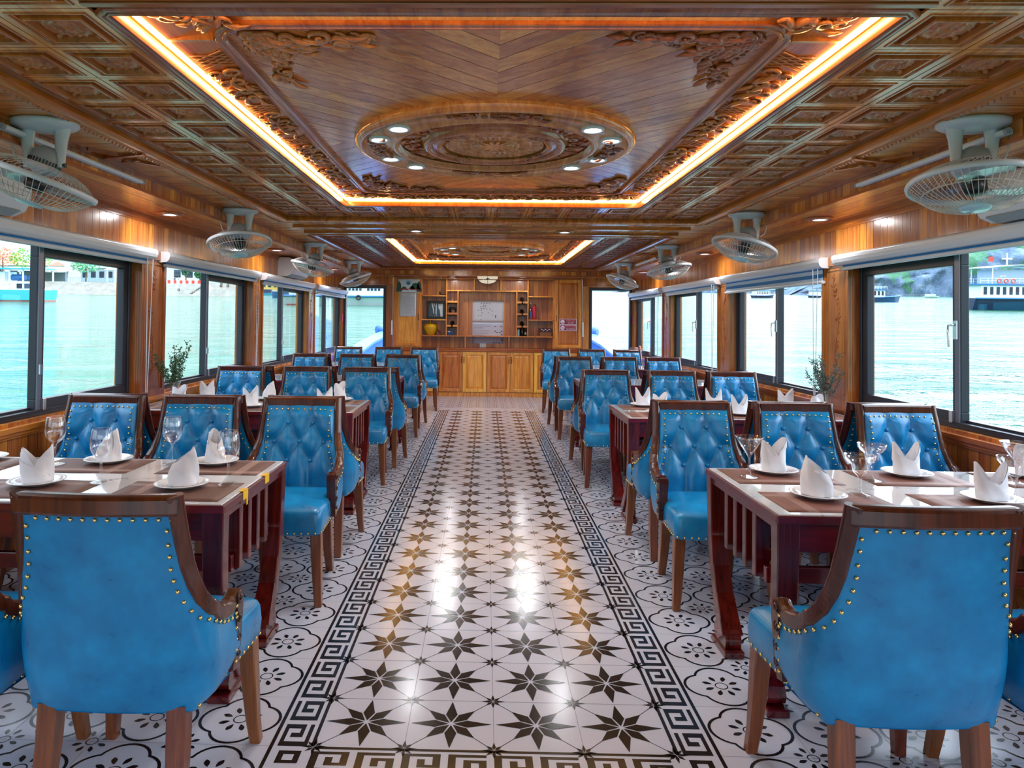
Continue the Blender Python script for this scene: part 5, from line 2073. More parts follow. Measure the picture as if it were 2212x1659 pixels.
# objects on the shelves
t = thing('square_clock', 'black square wall clock with pale painted reflections on the upper shelf', 'picture', (-.97, 13.24, 1.4315))
b = MB()
for x0, x1, z0, z1 in ((-.175, .175, 0, .045), (-.175, .175, .30, .345), (-.175, -.135, .045, .30), (.135, .175, .045, .30)):
    b.box(x0, x1, -.03, 0, z0, z1)
b.build('frame', MT['black'], t, bevel=.004)
MB().box(-.137, .137, -.012, -.008, .043, .302).build('picture', plain('clock_face_slate', rgb(52, 68, 84), .15), t)  # dark clock face behind the glass
b = MB()
for px_ in ([(-.09, .30), (-.06, .30), (-.035, .18), (-.03, .10), (-.045, .10), (-.06, .20)], [(-.05, .30), (-.03, .30), (-.01, .24), (-.02, .24)], [(.0, .30), (.02, .30), (.015, .05), (-.01, .05), (-.005, .2)], [(.045, .29), (.135, .295), (.135, .05), (.09, .05), (.07, .18), (.05, .2)], [(-.02, .05), (.0, .11), (.012, .05)]):
    b.prism(px_, .001, Matrix(((1, 0, 0, 0), (0, 0, 1, -.014), (0, 1, 0, 0), (0, 0, 0, 1))))
b.build('painted_reflections', plain('reflection_pale', rgb(176, 198, 212), .2), t)  # pale slabs paint the glass reflections onto the clock face
t = thing('lidded_pot', 'yellow ceramic lidded pot on the lower shelf', 'pot', (-1.065, 13.20, 1.132))
YEL = plain('yellow_glaze', rgb(206, 158, 6), .25)
MB().lathe([(.001, .0), (.07, .0), (.075, .012), (.085, .03), (.115, .09), (.128, .14), (.128, .17), (.120, .185), (.118, .187), (.001, .187)], 36).build('body', YEL, t)
MB().lathe([(.122, .187), (.115, .20), (.06, .215), (.018, .222), (.012, .235), (.018, .250), (.012, .262), (.001, .264)], 32).build('lid', YEL, t)
b = MB()
b.tube([(.13, .0, .10), (.17, -.01, .05), (.20, -.03, .005)], [.008, .012, .016], 6)
b.build('ladle', plain('maroon_plastic', rgb(96, 24, 30), .4), t)


def bottle(name, label, loc, rot, body, cap, L=.27, r=.037, neck=.013, band=None, group=None):
    t_ = thing(name, label, 'bottle', loc, rot, group)
    MB().lathe([(.001, 0), (r * .95, 0), (r, .006), (r, L * .58), (r * .8, L * .66), (neck, L * .76), (neck, L * .94), (.001, L * .94)], 20).build('body', body, t_)
    MB().lathe([(neck * 1.15, L * .90), (neck * 1.2, L), (.001, L)], 16).build('cap', cap, t_)
    if band:
        MB().lathe([(r * 1.01, L * .18), (r * 1.01, L * .45)], 20).build('label_band', band, t_)
    return t_


DKG, RED = plain('dark_bottle_glass', rgb(22, 16, 12), .12), plain('red_foil', rgb(178, 28, 56), .3)
lay = (pi / 2 + .30, 0, 0)
for x, z, lb in ((.652, 1.80, 'top niche, wine bottle side'), (.652, 1.575, 'middle niche, wine bottle side'), (.655, 1.345, 'bottom niche, wine bottle side'), (-.655, 1.345, 'bottom niche, yellow pot side')):
    bottle('wine_bottle', 'dark wine bottle lying neck-out in the %s' % lb, (x, 13.27, z + .03), lay, DKG, DKG if 'middle' in lb else plain('foil', rgb(40, 20, 22), .3), group='lying wine bottles')
bottle('sauce_bottle', 'black bottle with red cap at the bottom niche', (.657, 13.18, 1.133), (0, 0, 0), DKG, RED, .23, .036)
bottle('small_bottle', 'small dark bottle with pale label beside the red-capped bottle', (.722, 13.15, 1.133), (0, 0, 0), DKG, MT['white'], .15, .020, .009, band=PAPER)
t = thing('can', 'pale blue tall can at the edge of the bottom niche', 'can', (.583, 13.14, 1.133))
MB().lathe([(.001, 0), (.024, 0), (.025, .004), (.025, .115), (.022, .12), (.001, .12)], 20).build('can_body', plain('pale_blue_tin', rgb(132, 188, 210), .3), t)
bottle('water_bottle', 'clear bottle with blue base standing on the side shelf', (.812, 13.20, 1.442), (0, 0, 0), glassy('bottle_plastic', (.8, .88, .95, 1), 1.4, .05, .1), MT['white'], .33, .036, .014, band=plain('blue_label', rgb(30, 96, 160), .35))
t = thing('fire_extinguisher', 'slim red cylinder beside the clear bottle on the side shelf', 'extinguisher', (.885, 13.20, 1.442))
MB().lathe([(.001, 0), (.038, 0), (.040, .008), (.040, .21), (.03, .235), (.015, .245), (.014, .27), (.001, .27)], 24).build('cylinder', RED, t)
MB().box(-.012, .03, -.012, .012, .262, .285).build('valve', MT['dark_p'], t, bevel=.003)
o = MB().box(.985, 1.205, 13.12, 13.26, 1.133, 1.215).build('carton', plain('brown_card', rgb(132, 84, 48), .7), bevel=.002)
tag(o, 'brown cardboard box on the lower side shelf', 'box')
o = MB().box(.975, 1.20, 13.11, 13.26, 1.216, 1.285).build('snack_packet', plain('dark_wrapper', rgb(48, 30, 40), .25), bevel=.012)
tag(o, 'dark shiny packet with pale print on the cardboard box', 'packet')
b = MB()
for q in range(5):
    b.obox(Matrix.Translation((1.02 + .035 * q, 13.1085, 1.25 + .012 * (-1) ** q)) @ Matrix.Rotation(.5 * (-1) ** q, 4, 'Y'), .016, .001, .007)
b.build('packet_print', plain('packet_pink', rgb(214, 170, 190), .3), o)
t = thing('stemmed_glass', 'upturned stemmed glass in the top niche on the yellow pot side', 'glass', (-.655, 13.15, 1.755))
MB().lathe([(.030, 0), (.034, .05), (.025, .085), (.005, .10), (.004, .15), (.028, .16), (.001, .162)], 24).build('glass_bowl', MT['glass'], t)
t = thing('lantern', 'small black lantern box in the middle niche', 'lantern', (-.655, 13.17, 1.524), (0, 0, .4))
MB().box(-.05, .05, -.05, .05, .0, .10).build('lantern_body', MT['black'], t, bevel=.004)
MB().prism([(-.06, 0), (.06, 0), (.02, .04), (-.02, .04)], .11, Matrix(((1, 0, 0, 0), (0, 0, 1, -.055), (0, 1, 0, .10), (0, 0, 0, 1)))).build('lantern_roof', MT['black'], t)
MB().box(-.03, .03, -.053, -.049, .02, .08).build('lantern_pane', plain('amber_pane', rgb(120, 78, 58), .2), t)
o = MB().box(-.745, -.635, 13.13, 13.20, 1.133, 1.225).build('blue_box', plain('blue_card', rgb(18, 74, 140), .35), bevel=.002)
tag(o, 'small blue printed box at the bottom of the niche', 'box')
MB().box(-.735, -.69, 13.1285, 13.1305, 1.19, 1.212).build('box_print', PAPER, o)
b = MB()
b.box(-.90, -.80, 13.15, 13.22, 1.88, 1.905)
b.tube([(-.89, 13.18, 1.90), (-.90, 13.18, 1.95)], .016, 8)
tag(b.build('camera_box', MT['black'], bevel=.004), 'small black device on the top shelf above the square clock', 'device')
t = thing('bowl_lamp', 'cream half-round ceiling bowl lamp with dark fretwork over the display shelves', 'lamp', (0, 12.86, ZS))
MB().lathe([(.19, .0), (.188, -.03), (.165, -.07), (.12, -.105), (.06, -.125), (.001, -.13)], 36).build('bowl', emit('cream_glass', (.95, .86, .66, 1), .25), t)
b = MB()
for q in range(36):
    a = 2 * pi * q / 36
    r_ = .176
    b.obox(Matrix.Rotation(a, 4, 'Z') @ Matrix.Translation((r_, 0, -.062)) @ Matrix.Rotation(.5, 4, 'Y') @ Matrix.Rotation(.7 * (-1) ** q, 4, 'X'), .003, .010, .010)
for a in (pi * 1.5, 0, pi / 2, pi):
    c, s_ = cos(a), sin(a)
    b.tube([(.191 * c, .191 * s_, 0), (.19 * c, .19 * s_, -.03), (.168 * c, .168 * s_, -.072), (.122 * c, .122 * s_, -.108), (.06 * c, .06 * s_, -.128)], .005, 4)
    b.obox(Matrix.Rotation(a, 4, 'Z') @ Matrix.Translation((.183, 0, -.05)), .006, .022, .012)
b.build('fretwork', plain('lamp_fret', rgb(42, 30, 40), .4), t)
b = MB()
b.tube([(-.86 + .022 * cos(2 * pi * i / 16), 12.555, 2.185 + .026 * sin(2 * pi * i / 16)) for i in range(16)], .005, 6, closed=True)
b.tube([(-.86, 12.555, 2.21), (-.86, 12.57, 2.235)], .004, 6)
tag(b.build('ceiling_hook', plain('cream_plastic', rgb(206, 176, 128), .4)), 'small cream ring hook hanging from the end soffit edge', 'hook')
t = thing('sill_ornament', 'brown carved ornament on the last open-water side window ledge', 'ornament', (2.60, 12.45, .80))
MB().lathe([(.001, 0), (.06, 0), (.075, .05), (.07, .13), (.055, .17), (.001, .175)], 16, Matrix.Diagonal((1.1, .6, 1, 1))).build('pot', plain('brown_leatherette', rgb(110, 56, 44), .4), t)
b = MB()
for q, (x, z, r_) in enumerate(((.10, .05, .035), (.105, .10, .03), (.10, .145, .026), (.095, .18, .02))):
    b.ball((x, 0, z), r_, 8, 6)
b.build('figure', plain('pink_clay', rgb(196, 110, 88), .5), t)

# ------------------------------------------------------------------ outside: the boat trims by the bow, so the level world is tipped 2.5 degrees in its frame
DEL = .0433
LR = Matrix.Rotation(DEL, 4, 'X')
HW = 2.5                                            # eye height over the water


def place_out(o, x, y, z=-HW, rz=0.0):
    o.matrix_world = Matrix.Translation(CAM) @ LR @ Matrix.Translation((x, y, z)) @ Matrix.Rotation(rz, 4, 'Z')
    return o


def othing(name, label, cat, x, y, z=-HW, rz=0.0, group=None, kind=None):
    return place_out(thing(name, label, cat, group=group, kind=kind), x, y, z, rz)


m = Mat('harbour_water')
co, ax = m.xyz()
v1 = m.n('ShaderNodeMapping', {'Vector': co, 'Scale': (.55, 1.0, 1)}).outputs[0]
n1 = m.n('ShaderNodeTexNoise', {'Vector': v1, 'Scale': .45, 'Detail': 6.0, 'Roughness': .62, 'Distortion': .6}).outputs[0]
n2 = m.n('ShaderNodeTexNoise', {'Vector': v1, 'Scale': .06, 'Detail': 3.0}).outputs[0]
bp = m.n('ShaderNodeBump', {'Height': m.math('ADD', n1, m.math('MULTIPLY', n2, 1.5)), 'Strength': 1.0, 'Distance': .55})
c = m.mix(n2, rgb(22, 84, 62), rgb(48, 120, 92))
m.p(Base_Color=c, Roughness=.07, IOR=1.33, Normal=bp.outputs[0])
MT['water'] = m.mat
b = MB()
b.add([(-2500, -600, 0), (2500, -600, 0), (2500, 2500, 0), (-2500, 2500, 0)], [(0, 1, 2, 3)])
wt = b.build('harbour_water', MT['water'])
place_out(tag(wt, 'green rippled harbour water around the boat', 'water', kind='structure'), 0, 0)

CONC = Mat('stone_quay')
co, ax = CONC.xyz()
nn = CONC.n('ShaderNodeTexNoise', {'Vector': co, 'Scale': .8, 'Detail': 6.0}).outputs[0]
CONC.p(Base_Color=CONC.mix(nn, rgb(138, 132, 124), rgb(206, 200, 192)), Roughness=.85)
CONC = CONC.mat
PW, PB, PD = plain('boat_white', rgb(226, 232, 240), .4), plain('boat_blue', rgb(44, 112, 176), .45), plain('boat_navy', rgb(24, 44, 78), .5)
PC, PR, PK = plain('boat_cyan', rgb(60, 176, 214), .45), plain('boat_red', rgb(196, 58, 48), .5), plain('tyre_rubber', rgb(32, 32, 36), .8)
GLD = plain('dark_window', rgb(40, 56, 72), .15)
PBB = plain('bow_blue', rgb(56, 104, 184), .45)
PBC = plain('bow_cap', rgb(84, 132, 184), .4)

q_ = othing('quay_steps', 'stepped stone quay seen through the first quay side window', 'quay', -120, 180, kind='structure')
b = MB()
for k in range(9):
    b.box(-75, 28, k * .9, 12, k * .4 - .3, k * .4 + .1)
b.build('steps', CONC, q_)
q2 = othing('quay_wall', 'sloped concrete quay wall with fender tyres', 'quay', -78, 181, kind='structure')
b = MB()
b.prism([(0, -.3), (12, -.3), (12, 3.2), (1.2, 3.2)], 27, Matrix(((0, 0, 1, -14), (1, 0, 0, 0), (0, 1, 0, 0), (0, 0, 0, 1))))
b.build('wall_block', CONC, q2)
b = MB()
for k in range(7):
    b.obox(Matrix.Translation((1.5 + k * .45, .45 + .12 * k, .7 + .33 * k)), .35, .25, .09)
b.build('stair', plain('wet_stone', rgb(110, 92, 80), .8), q2)


def tyre(parent_pos, r, label, rz=0, out=True):
    b = MB()
    b.tube([(r * .72 * cos(2 * pi * i / 18), 0, r * .72 * sin(2 * pi * i / 18)) for i in range(18)], r * .28, 8, closed=True)
    o_ = b.build('fender_tyre', PK)
    tag(o_, label, 'tyre', 'fender tyres')
    place_out(o_, *parent_pos, rz)
    return o_


for i, (x, z, w) in enumerate(((-68.9, .95, 'upper one on the inner post'), (-68.9, .25, 'lower one on the inner post'), (-67.1, .95, 'upper one on the outer post'), (-67.1, .25, 'lower one on the outer post'), (-79.6, -.9, 'low on the slope'))):
    tyre((x, 181.2 - (.15 if i < 4 else .7) + .34 * (z + 2.5) - .35, z), .345, 'black fender tyre on the concrete quay, %s' % w)
b = MB()
for k in range(14):
    b.box(k * .8, k * .8 + .8, -.15, .15, 0, .85, k % 2)
o = b.build('quay_barrier', [plain('barrier_white', rgb(232, 228, 226), .5), plain('barrier_red', rgb(210, 70, 60), .5)])
place_out(tag(o, 'red and white barrier along the top of the concrete quay', 'barrier'), -84.5, 183.3, .72)


def simple_building(name, label, x, y, z, w, d, h, wallm, roofm, nwin, canopy=False):
    t_ = othing(name, label, 'building', x, y, z, group='shore buildings')
    if canopy:
        b = MB()
        for k in range(4):
            for yy in (0, d):
                b.box(-w / 2 + k * w / 3 - .18, -w / 2 + k * w / 3 + .18, yy - .15, yy + .15, 0, h)
        b.build('posts', wallm, t_)
        b = MB()
        b.prism([(-.4, h), (d + .4, h), (d / 2, h + .9)], w + 1.4, Matrix(((0, 0, 1, -w / 2 - .7), (1, 0, 0, 0), (0, 1, 0, 0), (0, 0, 0, 1))))
        b.build('roof', roofm, t_)
        MB().box(-w / 2, w / 2, d * .8, d, 0, h * .9).build('back_wall', plain(name + '_shade', rgb(120, 132, 142), .6), t_)
    else:
        MB().box(-w / 2, w / 2, 0, d, 0, h).build('wall', wallm, t_)
        b = MB()
        b.prism([(-.5, h), (d + .5, h), (d / 2, h + h * .3)], w + 1, Matrix(((0, 0, 1, -w / 2 - .5), (1, 0, 0, 0), (0, 1, 0, 0), (0, 0, 0, 1))))
        b.build('roof', roofm, t_)
        for k in range(nwin):
            MB().box(-w / 2 + (k + .5) * w / nwin - w / nwin * .28, -w / 2 + (k + .5) * w / nwin + w / nwin * .28, -.06, .02, h * .3, h * .75).build('window', GLD, t_)
    return t_


WWL, GRF = plain('render_white', rgb(218, 222, 226), .7), plain('roof_grey', rgb(150, 156, 168), .6)
TRF = plain('roof_terracotta', rgb(172, 120, 104), .7)
simple_building('pavilion', 'white open pavilion on the quay steps', -99, 192, 1.0, 11, 6, 3.4, WWL, WWL, 0, True)
simple_building('pavilion', 'white tent pavilion behind the moored blue boat', -128, 194, 1.0, 14, 7, 3.0, WWL, WWL, 0, True)
simple_building('waterfront_house', 'pale house with windows beside the pavilion', -114, 204, 1.0, 10, 8, 4.2, plain('render_grey', rgb(170, 182, 190), .7), GRF, 4)
simple_building('waterfront_house', 'long house with pinkish roof behind the tents', -148, 214, 1.0, 26, 8, 5.0, WWL, TRF, 6)
simple_building('waterfront_house', 'low white house behind the red barrier', -84, 206, 1.0, 18, 8, 5.2, WWL, TRF, 5)
simple_building('waterfront_house', 'far yellow house seen through the third quay side window', -98, 330, -1.5, 16, 8, 5.0, plain('render_yellow', rgb(226, 178, 90), .7), TRF, 6)
simple_building('waterfront_house', 'far cream house beyond the moored blue barge', -78, 340, -1.5, 18, 8, 4.4, plain('render_cream', rgb(222, 206, 176), .7), TRF, 6)
b = MB()
for k in range(22):
    b.box(k * .8, k * .8 + .09, -.05, .05, 0, 1.1)
b.box(0, 17, -.05, .05, 1.0, 1.1)
o = b.build('quay_railing', plain('railing_teal', rgb(140, 176, 190), .5))
place_out(tag(o, 'pale railing along the top of the quay steps', 'railing'), -114, 189, 1.0)


def tree(label, x, y, z, h, r, c1, seed, flat=.6):
    t_ = othing('shade_tree', label, 'tree', x, y, z, group='shore trees')
    MB().tube([(0, 0, 0), (.15, 0, h * .4), (.05, 0, h * .75)], [.25, .2, .12], 7).build('trunk', plain('bark%d' % seed, rgb(96, 78, 62), .9), t_)
    random.seed(seed)
    b = MB()
    for k in range(420):
        a, rr_, zz = random.uniform(0, 2 * pi), r * sqrt(random.random()), random.uniform(-1, 1)
        p = V((rr_ * cos(a), rr_ * sin(a), h * .72 + flat * r * zz * sqrt(max(0, 1 - (rr_ / r) ** 2))))
        n_ = V((random.uniform(-1, 1), random.uniform(-1, 1), random.uniform(.2, 1))).normalized()
        e1 = n_.orthogonal().normalized() * random.uniform(.2, .45)
        e2 = n_.cross(e1).normalized() * random.uniform(.15, .3)
        b.add([p - e1, p - e2, p + e1, p + e2], [(0, 1, 2, 3)])
    b.build('crown', plain('foliage%d' % seed, c1, .7), t_)


tree('spreading green tree above the blue boat', -121, 184.5, 1.0, 8.5, 5.0, rgb(112, 176, 66), 21)
tree('green tree leaning over the quay railing', -109.5, 190, 1.0, 6.2, 3.6, rgb(86, 164, 112), 22)
tree('orange flowering tree behind the blue boat', -134, 192, 1.0, 9.5, 4.5, rgb(232, 128, 84), 23)
tree('small dark shrub tree behind the red barrier', -77.5, 189, .8, 3.4, 1.4, rgb(60, 124, 76), 24, .9)
tree('slim dark tree behind the red barrier beside the people', -81, 188, .8, 4.6, 1.0, rgb(52, 104, 70), 25, 1.4)


def person(label, x, y, z, shirt, sit=False, rz=0):
    """one skinned body, shirt and hair as parts"""
    t_ = othing('person', label, 'person', x, y, z, rz, group='people on the quay')
    J = [(0, 0, .92), (0, 0, 1.12), (0, 0, 1.38), (0, 0, 1.48), (0, -.01, 1.62), (.10, 0, .88), (.11, -.02, .48), (.11, .0, .06), (.11, -.12, .03), (-.10, 0, .88), (-.11, .05, .48), (-.11, .10, .06), (-.11, -.02, .03),
         (.19, 0, 1.38), (.24, .02, 1.12), (.22, -.10, .90), (.21, -.15, .83), (-.19, 0, 1.38), (-.25, .03, 1.12), (-.24, -.06, .88), (-.23, -.10, .81)]
    E_ = [(0, 1), (1, 2), (2, 3), (3, 4), (0, 5), (5, 6), (6, 7), (7, 8), (0, 9), (9, 10), (10, 11), (11, 12), (2, 13), (13, 14), (14, 15), (15, 16), (2, 17), (17, 18), (18, 19), (19, 20)]
    Rr = [.14, .13, .15, .055, .095, .085, .06, .045, .04, .085, .06, .045, .04, .06, .042, .034, .03, .06, .042, .034, .03]
    if sit:
        J = [(jx, jy - (.35 if i in (6, 7, 8, 10, 11, 12) else 0), jz - .45 if i not in (7, 8, 11, 12) else jz) if i not in (6, 10) else (jx, jy - .38, .47) for i, (jx, jy, jz) in enumerate(J)]
    me = bpy.data.meshes.new('body')
    me.from_pydata(J, E_, [])
    me.materials.append(shirt)
    o_ = bpy.data.objects.new('body', me)
    col.objects.link(o_)
    o_.parent = t_
    md = o_.modifiers.new('skin', 'SKIN')
    sk = me.skin_vertices or me.attributes.get('skin')
    if len(me.skin_vertices) == 0:
        import bmesh
        bm = bmesh.new()
        bm.from_mesh(me)
        bm.verts.layers.skin.verify()
        bm.to_mesh(me)
        bm.free()
    for i, r_ in enumerate(Rr):
        me.skin_vertices[0].data[i].radius = (r_, r_)
        me.skin_vertices[0].data[i].use_root = (i == 0)
    s_ = o_.modifiers.new('sub', 'SUBSURF')
    s_.levels = s_.render_levels = 1
    dz = -.45 if sit else 0
    MB().ball((0, -.02, 1.63 + dz), .10, 10, 7, sc=(.9, 1.05, 1.25)).build('head', plain('skin_tone', rgb(196, 150, 122), .6), t_)
    MB().ball((0, .015, 1.68 + dz), .11, 10, 7, sc=(.95, 1.0, 1.0)).build('hair', MT['black'], t_)


person('person in a red shirt sitting beside the pavilion', -94.6, 189.5, 1.0, plain('shirt_red', rgb(216, 60, 56), .7), True)
person('person in dark clothes standing by the pavilion post', -97.3, 190, 1.0, plain('shirt_dark', rgb(52, 54, 66), .7))
person('person in dark clothes standing behind the red barrier', -82.6, 185, .75, plain('shirt_slate', rgb(70, 74, 92), .7), rz=.6)
person('person in pale clothes standing behind the red barrier', -81.7, 185.4, .75, plain('shirt_pale', rgb(150, 160, 176), .7), rz=-.4)


def hull(b, L, w, zb, zt, sheer=.6, m=0, bow=True):
    """boat hull along local x, bow at +x"""
    n = 16
    rows = []
    for i in range(n + 1):
        t = i / n
        x = -L / 2 + L * t
        hw = w / 2 * (1 - (max(t - .62, 0) / .38) ** 2.2 * .95) * (1 - .12 * (max(.15 - t, 0) / .15))
        zz = zt + sheer * max(t - .45, 0) ** 2 * 3.3
        rows.append([(x - .0, -hw * .72, zb), (x + (.5 * (t > .8)), -hw, zz), (x + (.5 * (t > .8)), hw, zz), (x, hw * .72, zb)])
    vs_ = [p for r_ in rows for p in r_]
    fs = [(i * 4 + k, i * 4 + k + 1, i * 4 + k + 5, i * 4 + k + 4) for i in range(n) for k in range(3)]
    b.add(vs_, fs + [(0, 3, 2, 1), (n * 4, n * 4 + 1, n * 4 + 2, n * 4 + 3)], m)
    return rows


def rub(b, rows, dz=.0, r=.12, side=-1):
    for k in (1, 2):
        b.tube([(p[k][0], p[k][1], p[k][2] + dz) for p in rows], r, 5)


# cyan boat off the steps
t = othing('cyan_workboat', 'cyan wooden workboat with white cabin moored off the quay steps', 'boat', -71.5, 100, -HW, 0)
b = MB()
b.prism([(-7, .3), (7, .3), (7.2, 1.75), (-7.6, 1.75)], 4.2, Matrix(((1, 0, 0, 0), (0, 0, 1, 0), (0, 1, 0, 0), (0, 0, 0, 1))))
b.build('hull', PC, t)
MB().box(-7, 7, .1, 4.1, -.2, .42).build('hull_bottom', plain('antifoul', rgb(140, 96, 88), .7), t)
MB().box(-5.5, 6.6, .5, 3.7, 1.75, 1.95).build('deck', PW, t)
MB().box(-6, 1.5, .8, 3.4, 1.95, 4.4).build('cabin', PW, t)
MB().box(3.2, 4.4, .8, 2.8, 1.95, 2.65).build('deck_box', GLD, t)
MB().box(-6.6, 7.0, .2, 4.0, 4.75, 4.95).build('canopy', PC, t)
for x in (2.4, 4.4, 6.6):
    MB().box(x - .09, x + .09, .4, .58, 1.95, 4.8).build('canopy_post', PW, t)
MB().box(1.6, 6.8, .3, .45, 2.7, 2.95).build('rail', PW, t)
for x in (3.0, 5.6):
    b = MB()
    b.tube([(x - 1.0, 1.6, 3.55), (x - .9, 1.6, 3.55), (x + .9, 1.6, 3.55), (x + 1.0, 1.6, 3.55)], [.3, .48, .48, .3], 14)
    b.build('water_tank', PB, t)

# white ferry beyond the bow on the quay side
t = othing('white_ferry', 'white ferry with blue rubbing strake seen through the quay side doorway', 'boat', -17, 102, -HW, -.06)
b = MB()
rows = hull(b, 24, 6, 0, 1.35, .3)
b.build('hull', PW, t)
b = MB()
rub(b, rows, -.05, .16)
b.build('strake', PB, t)
MB().box(-11.5, 9.6, -2.15, 2.15, -.25, .12).build('waterline', plain('boot_red', rgb(168, 52, 58), .6), t)
MB().box(-11, 8.5, -2.6, 2.6, 1.3, 4.6).build('deckhouse', PW, t)
for k in range(7):
    for j in range(4):
        x = -10.4 + k * 2.7 + j * .52
        MB().box(x, x + .34, -2.66, -2.58, 2.15, 3.3).build('window', GLD, t)
for k, x in enumerate((-5.2, -.9, 3.4)):
    tyre((-17 + x, 102 - 3.25 + .06 * -x, -1.35), .40, 'black tyre hung on the white ferry, number %s from its stern' % ('one', 'two', 'three')[k], -.06)

t = othing('turquoise_boat', 'small turquoise boat seen through the third quay side window', 'boat', -67, 215, -HW, .1)
b = MB()
hull(b, 7, 2.4, 0, .7, .5)
b.build('hull', PC, t)
MB().box(-2.2, 1.2, -.9, .9, .7, 1.8).build('cabin', PD, t)
t = othing('blue_barge', 'dark blue barge moored beyond the concrete quay', 'boat', -45.5, 165, -HW, 0)
b = MB()
hull(b, 9, 3.6, 0, 1.5, .5)
b.build('hull', plain('barge_blue', rgb(66, 104, 156), .5), t)
MB().box(-3, 1.0, -1.4, 1.4, 1.5, 1.9).build('hatch', PD, t)


# open-water side: cliff and boats
m = Mat('karst_cliff')
co, ax = m.xyz()
n1 = m.n('ShaderNodeTexNoise', {'Vector': co, 'Scale': .045, 'Detail': 8.0, 'Roughness': .65}).outputs[0]
n2 = m.n('ShaderNodeTexNoise', {'Vector': m.n('ShaderNodeMapping', {'Vector': co, 'Scale': (1, 1, .35)}).outputs[0], 'Scale': .12, 'Detail': 7.0, 'Roughness': .7}).outputs[0]
hazed_rock = m.ramp(n2, [(.3, rgb(70, 92, 120)), (.55, rgb(118, 140, 168)), (.75, rgb(188, 200, 214))])  # pale bluish tones put the distance haze into the cliff colour
gr = m.math('GREATER_THAN', m.math('ADD', n1, m.math('MULTIPLY', ax[2], .0022)), .60)
m.p(Base_Color=m.mix(gr, hazed_rock, m.mix(n2, rgb(52, 112, 98), rgb(120, 172, 128))), Roughness=.9)
bp = m.n('ShaderNodeBump', {'Height': n2, 'Strength': 1.0, 'Distance': 6.0})
m.p(Normal=bp.outputs[0])
random.seed(31)
from mathutils import noise


def ridge(u, v, L, H, D, sd):
    x = -L / 2 + L * u
    env = min(1, (u * 7) ** .8) * min(1, ((1 - u) * 9) ** .8)
    nz = noise.fractal(V((u * 9 + sd, v * 2, sd)), 1.0, 2.1, 6)
    hh = H * env * (.62 + .38 * noise.noise(V((u * 5 + sd, 0, 1))) + .15 * nz)
    z = -2 + hh * v ** .55
    y = D * (v ** 1.8) + 7 * noise.fractal(V((u * 30 + sd, v * 7, 3)), 1.0, 2.0, 5)
    return V((x, y, z))


b = MB()
b.grid(lambda u, v: ridge(u, v, 520, 95, 90, 4.0), 160, 40)
o = b.build('karst_cliff', m.mat)
place_out(tag(o, 'grey karst cliff with green scrub across the water', 'cliff', kind='structure'), 520, 560, -HW, -.35)
b = MB()
b.grid(lambda u, v: ridge(u, v, 900, 34, 90, 9.0), 140, 24)
o = b.build('distant_shore', m.mat)
place_out(tag(o, 'low distant shore seen through the second open-water side window', 'shore', kind='structure'), 620, 1150, -HW, -.1)


